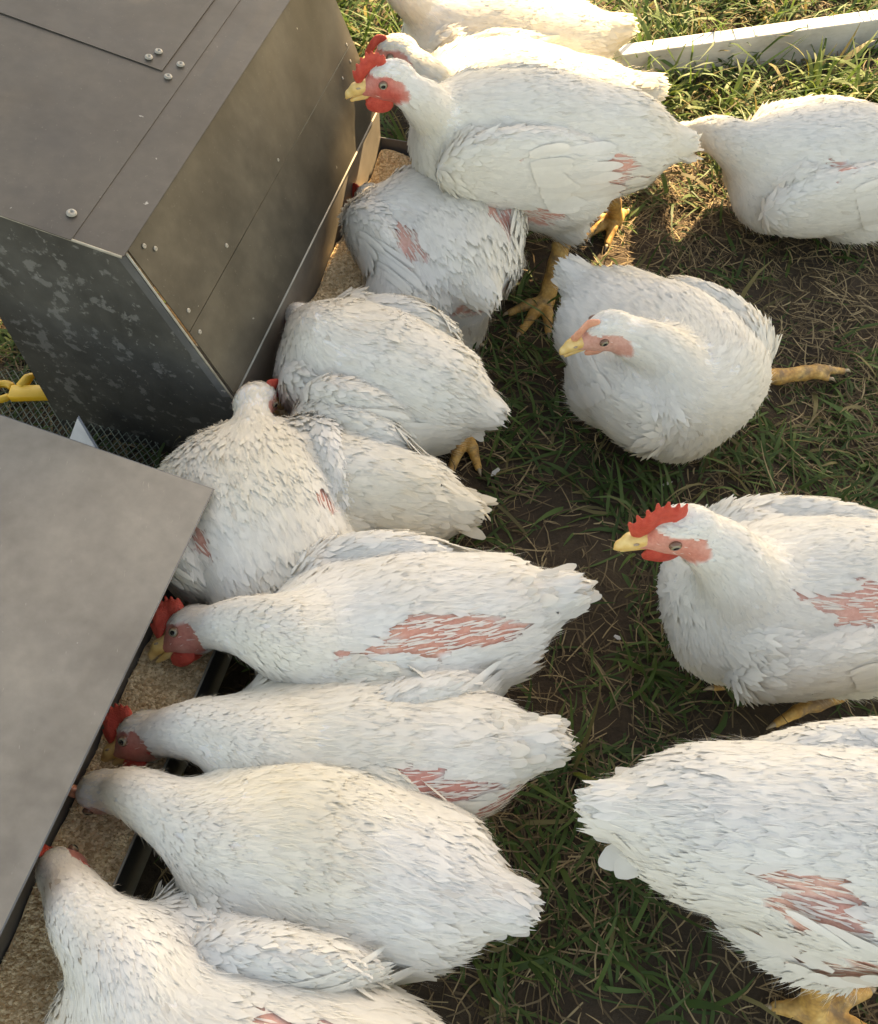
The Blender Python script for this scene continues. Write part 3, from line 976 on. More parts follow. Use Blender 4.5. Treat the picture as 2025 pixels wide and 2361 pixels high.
def make_hen(sp):
    label = sp['label']
    C = np.array(sp['C'], float)
    base = np.array([C[0], C[1], 0.0])
    root = empty('hen', base)
    tag(root, label, 'hen', 'white broiler hens')
    yaw, pit = math.radians(sp['yaw']), math.radians(sp.get('pitch', 0))
    ex = np.array([math.cos(yaw) * math.cos(pit), math.sin(yaw) * math.cos(pit), math.sin(pit)])
    ey = np.array([-math.sin(yaw), math.cos(yaw), 0.0])
    roll = math.radians(sp.get('roll', 0))
    ez = np.cross(ex, ey)
    ey, ez = ey * math.cos(roll) + ez * math.sin(roll), ez * math.cos(roll) - ey * math.sin(roll)
    B = np.stack([ex, ey, ez])
    hl, hw, hh = sp['hl'], sp['hw'], sp['hh']
    loc = lambda x, y, z: C + ex * x * hl + ey * y * hw + ez * z * hh      # fractions of the half sizes
    rs = np.random.default_rng(sp['seed'])
    prims = []
    prims.append(Ell(C, (hl * .95, hw * .86, hh * .88), B, .02, 'body', -ex))
    prims.append(Ell(loc(.42, 0, -.12), (hl * .50, hw * .84, hh * .82), B, .025, 'breast', -ex - ez * .5))
    for sd in (-1, 1):                                                     # two breast lobes
        prims.append(Ell(loc(.52, .34 * sd, -.22), (hl * .38, hw * .50, hh * .66), B, .018, 'breast', -ex - ez * .6))
    tl = sp.get('tail_lift', .25)
    prims.append(Ell(loc(-.62, 0, .05), (hl * .46, hw * .66, hh * .66), B, .03, 'rump', -ex + ez * tl * .5))
    tb = loc(-1.10, 0, .12 + tl)
    prims.append(Cone(loc(-.7, 0, .1), tb, hh * .46, .030, .03, 'rump', -ex + ez * tl))
    wing_ax = {}
    for sd in (-1, 1):
        wl = sp.get('wing', {}).get(sd, {})
        a = math.radians(wl.get('rise', 8)); out = math.radians(wl.get('out', 9))
        wx = -ex * math.cos(a) * math.cos(out) + ez * math.sin(a) - ey * sd * math.sin(out) * -1 * (1 if wl.get('open') else -1)
        wx = nrm(wx)
        wy = nrm(ey * sd - wx * np.dot(ey * sd, wx)); wz = np.cross(wx, wy)
        wc = loc(wl.get('x', .06), .78 * sd + wl.get('dy', 0) * sd, wl.get('z', .0))
        prims.append(Ell(wc, (hl * wl.get('len', .62), .034, hh * wl.get('h', .60)), np.stack([wx, wy, wz]), .004, 'wing', wx))
        prims.append(Ell(loc(-.22, .56 * sd, -.42), (hl * .40, hw * .36, hh * .48), B, .010, 'thigh', -ex * .8 - ez * .6))
        # shoulder knob
        prims.append(Ell(loc(.50, .72 * sd, .16), (hl * .20, .020, hh * .34), B, .014, 'wing', wx))
        wing_ax[sd] = (wc, wx, wy, wz, wl)
    for a, b_, ra, rb in sp.get('thighs', []):
        prims.append(Cone(a, b_, ra, rb, .03, 'thigh', nrm(np.array(b_) - np.array(a)) - ex * .4))
    # neck
    npts = [loc(.50, 0, .20)] + [np.array(p, float) for p in sp['neck']] + [np.array(sp['head'], float)]
    nr = sp.get('nr', None)
    k = len(npts)
    if nr is None: nr = [.060] + list(np.linspace(.044, .031, k - 2)) + [.024]
    nr = [x_ * .95 for x_ in nr]
    # smooth the path with a Catmull-Rom curve
    PP = []; RR = []
    ext = [2 * npts[0] - npts[1]] + npts + [2 * npts[-1] - npts[-2]]
    for i in range(k - 1):
        p0, p1, p2, p3 = ext[i:i + 4]
        for t in np.linspace(0, 1, 4, endpoint=False):
            PP.append(.5 * ((2 * p1) + (p2 - p0) * t + (2 * p0 - 5 * p1 + 4 * p2 - p3) * t * t + (3 * p1 - p0 - 3 * p2 + p3) * t ** 3))
            RR.append(nr[i] * (1 - t) + nr[i + 1] * t)
    PP.append(npts[-1]); RR.append(nr[-1])
    cones = [Cone(PP[i], PP[i + 1], RR[i] * .88, RR[i + 1] * .88, .02, 'neck', PP[i] - PP[i + 1]) for i in range(len(PP) - 1)]
    prims.append(Chain(cones, sp.get('nk', .03)))
    # head frame
    hs = sp.get('hs', 1.0)
    hx = nrm(sp['hdir']); up = np.array(sp.get('hup', (0, 0, 1)), float)
    hz_ = nrm(up - hx * np.dot(up, hx)); hy = np.cross(hz_, hx)
    Hm = np.stack([hx, hy, hz_]); hc = npts[-1]
    H = lambda x, y, z: hc + (hx * x + hy * y + hz_ * z) * hs
    prims.append(Ell(hc, np.array((.037, .0240, .0295)) * hs, Hm, .008, 'head', -hx + hz_ * .2))
    prims.append(Cone(H(.012, 0, -.004), H(.040, 0, -.006), .020 * hs, .011 * hs, .008, 'head', -hx))
    fprims = [p_ for p_ in prims if not isinstance(p_, Chain)] + cones
    V, F = surface_nets(prims, .0062)
    Nn = vertex_normals(V, F)

    # ---- masks
    def face_mask(P):
        q = (P - hc) @ Hm.T / hs
        d = ((q[:, 0] - .016) / .040) ** 2 + ((q[:, 2] + .006) / .0240) ** 2
        nz_ = vnoise3(P, 160, 5)
        return (d < .8 + .5 * nz_) & (np.abs(q[:, 1]) < .05) & (q[:, 0] > -.03)
    def bare(P, soft=1.0):
        q = (P - C) @ B.T / np.array([hl, hw, hh])
        m_ = np.zeros(len(P))
        X_ = ((P - C) @ B.T) * np.array([22., 95., 95.])
        nz_ = (vnoise3(X_, 1.0, sp['seed']) - .5) * 2.2 + (vnoise3(P, 45, sp['seed'] + 9) - .5) * .8
        for c_, r_ in sp.get('bare', []):
            d = np.sqrt((((q - np.array(c_) * .93) / (np.array(r_) * 1.6)) ** 2).sum(1))
            m_ = np.maximum(m_, np.clip((1 - d + nz_ * .8) * 4.5, 0, 1))
        return m_
    def tint_of(P, jit):
        n1 = vnoise3(P, 9, sp['seed'] + 3); n2 = vnoise3(P, 34, sp['seed'] + 5); n3 = vnoise3(P, 80, sp['seed'] + 7)
        cream = np.clip((n1 - .30) * 1.5, 0, 1)[:, None] * sp.get('cream', .5)
        t = WHITE * (1 - cream) + np.array([.80, .705, .50]) * cream
        dirt = np.clip((n2 * .75 + n3 * .55 - .83) * 7, 0, 1)[:, None] * sp.get('dirt', .35) * .35
        n4 = vnoise3(P, 150, sp['seed'] + 13)
        dirt = np.maximum(dirt, np.clip((n4 - .775) * 16, 0, 1)[:, None] * sp.get('dirt', .35) * 1.1)
        dirt = np.clip(dirt, 0, .85)
        t = t * (1 - dirt) + np.array([.40, .29, .18]) * dirt
        n5 = vnoise3(P, 6.5, sp['seed'] + 17) * .6 + vnoise3(P, 22, sp['seed'] + 19) * .4
        st_ = np.clip((n5 - .46) * 2.2, 0, 1)[:, None] * sp.get('stain', .35) * 1.4
        t = t * (1 - st_) + np.array([.78, .67, .47]) * st_
        if jit is not None:
            t = t * (1 + rs.normal(0, .03, len(P)))[:, None]
        return np.clip(t, 0, .9)

    bm_ = bare(V); fm = face_mask(V)
    col = np.tile(np.array([.64, .615, .565]), (len(V), 1))
    pk = np.array(sp.get('pink', PINK))
    pr_ = np.clip(vnoise3(V, 38, sp['seed'] + 23)[:, None] * 2.4 - .75, 0, 1)
    pk = pk * (1 - .65 * pr_) + np.array([.54, .20, .15]) * .65 * pr_
    col = np.where(bm_[:, None] > .05, col * (1 - bm_[:, None]) + pk * bm_[:, None], col)
    facecol = np.array(sp.get('face', REDSKIN))
    vv = np.clip(vnoise3(V, 55, 3)[:, None] * 1.6 - .3, 0, 1)
    col = np.where(fm[:, None], facecol * (1 - .6 * vv) + np.array([.66, .40, .32]) * .6 * vv, col)
    Vb = V + Nn * (.0021 * (1 - np.clip(bm_ * 2, 0, 1)) * (~fm))[:, None]        # downy underlayer; bare skin lies lower
    body = link('body', mesh_from('body', Vb - base, F, {'tint': col}), M['skin'], root)

    # ---- plumage
    T3 = np.concatenate([F[:, [0, 1, 2]], F[:, [0, 2, 3]]])
    ar = .5 * np.linalg.norm(np.cross(V[T3[:, 1]] - V[T3[:, 0]], V[T3[:, 2]] - V[T3[:, 0]]), axis=1)
    cdf = np.cumsum(ar) / ar.sum()
    area = ar.sum()
    def sample(n):
        t = np.searchsorted(cdf, rs.random(n)); t = np.minimum(t, len(T3) - 1)
        a, b_ = rs.random(n), rs.random(n); m_ = a + b_ > 1; a[m_] = 1 - a[m_]; b_[m_] = 1 - b_[m_]
        c_ = 1 - a - b_
        I = T3[t]
        p = V[I[:, 0]] * a[:, None] + V[I[:, 1]] * b_[:, None] + V[I[:, 2]] * c_[:, None]
        n_ = Nn[I[:, 0]] * a[:, None] + Nn[I[:, 1]] * b_[:, None] + Nn[I[:, 2]] * c_[:, None]
        return p, n_ / (np.linalg.norm(n_, axis=1, keepdims=True) + 1e-9)
    def region(p):
        D = np.stack([pr.d(p) for pr in fprims], 1)
        w = np.exp(-np.clip(D - D.min(1, keepdims=True), 0, .2) / .012)
        fl = np.stack([pr.flow for pr in fprims])
        f = w @ fl
        f /= np.linalg.norm(f, axis=1, keepdims=True) + 1e-9
        return np.array([pr.tag for pr in fprims])[D.argmin(1)], f
    PAR = {  # L, W, lift, curl, share kept of the oversampled set
        'body': (.029, .0100, .05, .04, .85), 'breast': (.022, .0085, .05, .04, 1.1), 'rump': (.036, .0115, .08, .05, .80),
        'wing': (.030, .0105, .02, .02, .95), 'thigh': (.027, .0075, .13, .08, 1.0), 'neck': (.016, .0055, .06, .05, 1.2), 'head': (.008, .0034, .08, .06, 1.2)}
    Ns = int(area * 74000)
    p, n_ = sample(Ns)
    tg, f = region(p)
    LW = np.array([PAR[t] for t in tg])
    # neck and head need many more, smaller feathers
    keepp = rs.random(Ns) < LW[:, 4] * .66
    fine = np.isin(tg, ['neck', 'head'])
    keepp |= fine & (rs.random(Ns) < .9)
    bmp = bare(p)
    keepp &= (n_[:, 2] > -.35) | (rs.random(Ns) < .45)
    keepp &= rs.random(Ns) > bmp * 2.0
    keepp &= ~face_mask(p)
    keepp &= (n_ * f).sum(1) < .72
    p, n_, tg, f, LW = p[keepp], n_[keepp], tg[keepp], f[keepp], LW[keepp]
    f = f + rs.normal(0, .13, f.shape)
    k = len(p)
    sc = rs.uniform(.75, 1.2, k)
    PN = [np.repeat(n_, 9, axis=0)]
    p = p + n_ * ((vnoise3(p, 40, sp['seed'] + 31) - .5) * .0025 + .0052)[:, None]
    parts = [feather_cards(p, n_, f, LW[:, 0] * sc, LW[:, 1] * sc * rs.uniform(.85, 1.2, k), LW[:, 2] + rs.normal(0, .03, k), LW[:, 3], tint_of(p, 1), .35, .10)]
    # soft barbs: fine strands that break the outline and fluff the surface
    ns = int(area * 20000)
    p, n_ = sample(ns)
    tg, f = region(p)
    bmp = bare(p)
    kp = (rs.random(ns) > np.clip(bmp * 1.1, 0, .9)) & (~face_mask(p) | (rs.random(ns) < .16))
    kp &= (n_ * f).sum(1) < .72
    p, n_, tg, f, bmp = p[kp], n_[kp], tg[kp], f[kp], bmp[kp]
    k = len(p)
    LL = np.array([{'body': .022, 'breast': .019, 'rump': .030, 'wing': .018, 'thigh': .030, 'neck': .012, 'head': .005}[t] for t in tg]) * rs.uniform(.6, 1.35, k)
    lift = np.array([{'body': .10, 'breast': .12, 'rump': .18, 'wing': .05, 'thigh': .30, 'neck': .16, 'head': .12}[t] for t in tg]) + rs.normal(0, .06, k)
    PN.append(np.repeat(n_, 5, axis=0))
    parts.append(strands(p + n_ * .004, n_, f, LL, rs.uniform(.0004, .0008, k), lift, rs.uniform(0, .2, k), tint_of(p, 1) * 1.02))
    # bare quills standing in the plucked patches
    if sp.get('bare'):
        p, n_ = sample(int(area * 26000)); bmp = bare(p); kp = bmp > .3
        p, n_ = p[kp], n_[kp]
        kp = rs.random(len(p)) < .6
        p, n_ = p[kp], n_[kp]
        if len(p) > 3:
            tg, f = region(p); k = len(p)
            sc = rs.uniform(.6, 1.3, k)
            PN.append(np.repeat(n_, 9, axis=0))
            parts.append(feather_cards(p + n_ * .0042, n_, f + rs.normal(0, .10, f.shape), .022 * sc, .0022 * sc, .10 + rs.normal(0, .05, k), .05, np.tile([.80, .74, .66], (k, 1)), .1))
    Vp, Fp, Cp = join(parts)
    pm = mesh_from('plumage', Vp - base, Fp, {'tint': Cp})
    blend_normals(pm, np.concatenate(PN), .92)
    pl = link('plumage', pm, M['plumage'], root)
    pl['kind'] = 'stuff'

    # ---- wings: flight feathers
    for sd in (-1, 1):
        wc, wx, wy, wz, wl = wing_ax[sd]
        up = wz if wz[2] > 0 else -wz
        parts = []; offs = []
        nfe = wl.get('n', 6)
        hf = wl.get('h', .56) / .56
        for row, (nn_, ln, wd, x0, dz) in enumerate(((nfe, .092, .018, .10, .46), (nfe + 2, .060, .018, -.06, .36))):
            if nfe == 0: break
            for q in range(nn_):
                t = q / (nn_ - 1)
                st = wc + wx * hl * (x0 + .26 * (1 - t)) - up * hh * (dz * (1 - t) - .30 * t) * hf + wy * .014
                if wl.get('skip', 0) > 0 and rs.random() < wl['skip']: continue
                d = wx + up * (.0 + .06 * t) - wy * .14 + rs.normal(0, .045, 3)
                L_ = (ln + (.024 * t if row == 0 else 0)) * wl.get('fl', 1) * rs.uniform(.8, 1.1)
                parts.append(quill_feather(st, d, wy + up * .25, L_, wd * rs.uniform(.8, 1.1), .04, tint_of((st + wx * L_ * .6)[None], 1)[0] * rs.uniform(.96, 1.03), .02))
                offs.append((.005 + .002 * row, .006 + .003 * row + (.006 if row == 0 else .001) * rs.random()))
        if parts:
            parts = drape(prims, parts, offs)
            Vw, Fw, Cw = join(parts)
            Fw = [f_[:, ::-1] for f_ in Fw]
            wm = mesh_from('wing', Vw - base, Fw, {'tint': Cw})
            gb = body_grad(prims, Vw)
            gn = np.zeros(len(wm.vertices) * 3, dtype=np.float32); wm.vertex_normals.foreach_get('vector', gn)
            if ((gn.reshape(-1, 3) * gb).sum(1) < 0).mean() > .5:
                Fw = [f_[:, ::-1] for f_ in Fw]; wm = mesh_from('wing', Vw - base, Fw, {'tint': Cw})
            blend_normals(wm, gb, .90)
            link('wing', wm, M['plumage'], root)
    # ---- tail
    parts = []
    tn, tlen, tsp, tdr = sp.get('tail', (11, .09, .5, .0))[:4]; tw = sp['tail'][4] if len(sp.get('tail', ())) > 4 else 1.0
    tsp *= .55
    tdir = nrm(-ex + ez * (tl * .8 + tdr))
    for row, (lm, n2, wd) in enumerate(((1.0, tn, .018), (.86, tn + 1, .018), (.70, tn + 1, .017), (.52, tn, .016))):
        for q in range(n2):
            a = (q / (n2 - 1) - .5) * 2 * tsp + rs.normal(0, .07)
            d = tdir * math.cos(a) + ey * math.sin(a) * .9 + ez * (.03 * row - .35 * a * a + rs.normal(0, .03)) + np.array([0, 0, tdr * .3])
            st = tb + ex * (.042 + .010 * row) + ey * math.sin(a) * .030 + ez * (.004 + .007 * row)
            tt = tint_of((st + d * tlen * lm)[None], 1)[0] * rs.uniform(.88, 1.03) * np.array([1, .975, .93])
            qf = quill_feather(st, d, ez + ey * a * .8, tlen * lm * rs.uniform(.72, 1.1), wd * tw * rs.uniform(.7, 1.15), .06 + .10 * rs.random(), tt, .03)
            soil = np.clip((np.linspace(0, 1, 9) - .55) / .45, 0, 1).repeat(3)[:, None] * rs.random() * sp.get('dirt', .3)
            parts.append((qf[0], qf[1][:, ::-1], qf[2] * (1 - soil) + np.array([.33, .27, .21]) * soil))
    Vw, Fw, Cw = join(parts)
    tm = mesh_from('tail', Vw - base, Fw, {'tint': Cw})
    gn = np.zeros(len(tm.vertices) * 3, dtype=np.float32); tm.vertex_normals.foreach_get('vector', gn)
    if ((gn.reshape(-1, 3) @ ez) < 0).mean() > .5:
        tm = mesh_from('tail', Vw - base, [f_[:, ::-1] for f_ in Fw], {'tint': Cw})
    blend_normals(tm, np.tile(ez, (len(Vw), 1)), .5)
    link('tail', tm, M['plumage'], root)

    # ---- head furniture
    if not sp.get('nohead'):
        cs = sp.get('comb', .5)
        cm = M['comb_pale'] if sp.get('pale') else M['comb']
        tf = lambda x, z: H(x, 0, z)
        cp = []
        thin = lambda c_, r_: Ell(c_, np.array(r_) * hs, Hm, .004 * hs, 'comb')
        n_s = 7
        for q in range(n_s):
            t = q / (n_s - 1)
            x0 = .048 - .046 * t * (.6 + .4 * min(cs, 1)); z0 = .009 + .019 * math.sin(min(1, t * 1.4) * math.pi * .5)
            hgt = (.012 + .021 * math.sin(math.pi * (.16 + .70 * t))) * cs
            lean = -.35 + .55 * t
            cp.append(Cone(tf(x0, z0), tf(x0 - lean * hgt, z0 + hgt), .0062 * hs * (.6 + .4 * cs), .0020 * hs, .006 * hs, 'comb'))
            if q: cp.append(Cone(tf(px, pz), tf(x0, z0 + hgt * .45), .0045 * hs * (.5 + .5 * cs), .0045 * hs * (.5 + .5 * cs), .006 * hs, 'comb'))
            px, pz = x0, z0 + hgt * .45
        # flatten sideways
        Vc, Fc = surface_nets(cp, .0019 * hs)
        q = (Vc - hc) @ Hm.T
        q[:, 1] *= .62; q[:, 1] += .0016 * np.sin(q[:, 0] * 190)
        Vc = hc + q @ Hm
        link('comb', mesh_from('comb', Vc - base, Fc), cm, root)
        wt = sp.get('wattle', .5)
        for sd in (-1, 1):
            wp = [Ell(H(.026, .008 * sd, -.022 - .006 * wt), np.array((.010 + .008 * wt, .0045, .006 + .009 * wt)) * hs, Hm, .004, 'w'),
                  Ell(H(.016 , .011 * sd, -.020 - .010 * wt), np.array((.008 + .008 * wt, .0040, .005 + .008 * wt)) * hs, Hm, .006 * hs, 'w')]
            sdf_part('wattle', wp, .0022 * hs, cm, root, base)
            el = [Ell(H(-.016, .0225 * sd, -.008), np.array((.006, .003, .009)) * hs, Hm, .004, 'e')]
            sdf_part('ear_lobe', el, .0022 * hs, cm, root, base)
            sk = np.stack([hx, hy * sd, hz_ * sd])
            e = sph('eye', H(.012, .0222 * sd, .0085), np.array((.0072, .0046, .0066)) * hs, M['eye'], root, base, np.stack([hx, hy, hz_]))
            # eyelid ring
            mb = MB(); pts = []
            for q in range(13):
                t = 2 * math.pi * q / 12
                pts.append(H(.012 + .0077 * math.cos(t), (.0238 - .0014 * abs(math.cos(t))) * sd, .0085 + .0068 * math.sin(t)))
            mb.tube(pts, .0013 * hs, 6, False)
            mb.build('eyelid', M['lid_skin'], e, True)
            el_ = e.children[0]
            from mathutils import Matrix
            el_.matrix_parent_inverse = e.matrix_local.inverted() @ Matrix.Translation(Vector(-base))
        gape = sp.get('gape', .0025)
        bk = [Cone(H(.040, 0, -.002), H(.054, 0, -.004), .0105 * hs, .0085 * hs, .006 * hs, 'b'),
              Cone(H(.054, 0, -.004), H(.066, 0, -.010), .0085 * hs, .0052 * hs, .006 * hs, 'b'),
              Cone(H(.066, 0, -.010), H(.072, 0, -.017), .0052 * hs, .0016 * hs, .005 * hs, 'b')]
        bo_ = sdf_part('beak', bk, .0021 * hs, M['beak'], root, base)
        lb = [Cone(H(.036, 0, -.014 - gape * .2), H(.064, 0, -.0185 - gape), .0075 * hs, .0028 * hs, .004 * hs, 'b')]
        sdf_part('lower_beak', lb, .0021 * hs, M['beak'], bo_, base)
        for sd in (-1, 1):
            sdf_part('nostril', [Ell(H(.050, .0088 * sd, .0015), np.array((.0038, .0018, .0016)) * hs, Hm, .002, 'n')], .0013 * hs, M['claw'], bo_, base)
    # ---- legs
    for leg in sp.get('legs', []):
        hk, ft, fh = np.array(leg[0], float), np.array(leg[1], float), math.radians(leg[2])
        ls = leg[3] if len(leg) > 3 else 1.0
        lp = [Cone(hk, lerp(hk, ft, .5), .0160 * ls, .0135 * ls, .01, 'l'), Cone(lerp(hk, ft, .5), ft + np.array([0, 0, .014]), .0135 * ls, .0145 * ls, .01, 'l')]
        claws = []
        for an, ln in (leg[4] if len(leg) > 4 else ((0, .078), (.62, .064), (-.62, .064), (math.pi + .25, .034))):
            a = fh + an
            d = np.array([math.cos(a), math.sin(a), 0])
            s_ = ft + np.array([0, 0, .012]); m_ = s_ + d * ln * .5 * ls + np.array([0, 0, .004]); e = s_ + d * ln * ls - np.array([0, 0, .005])
            lp += [Cone(s_, m_, .0108 * ls, .0088 * ls, .006, 'l'), Cone(m_, e, .0088 * ls, .0062 * ls, .005, 'l')]
            claws.append(MB()); claws[-1].tube([e, e + d * .009 + np.array([0, 0, .001]), e + d * .016 - np.array([0, 0, .005])], [.0042, .003, .0006], 7)
        lo = sdf_part('leg', lp, .0034, M['leg'], root, base)
        for cl_ in claws: cl_.build('claw', M['claw'], lo, True, base=base)
    return root
M['lid_skin'] = simple('eyelid_skin', (.55, .22, .16), (.68, .36, .27), 300, .5)
UP = (0, 0, 1)
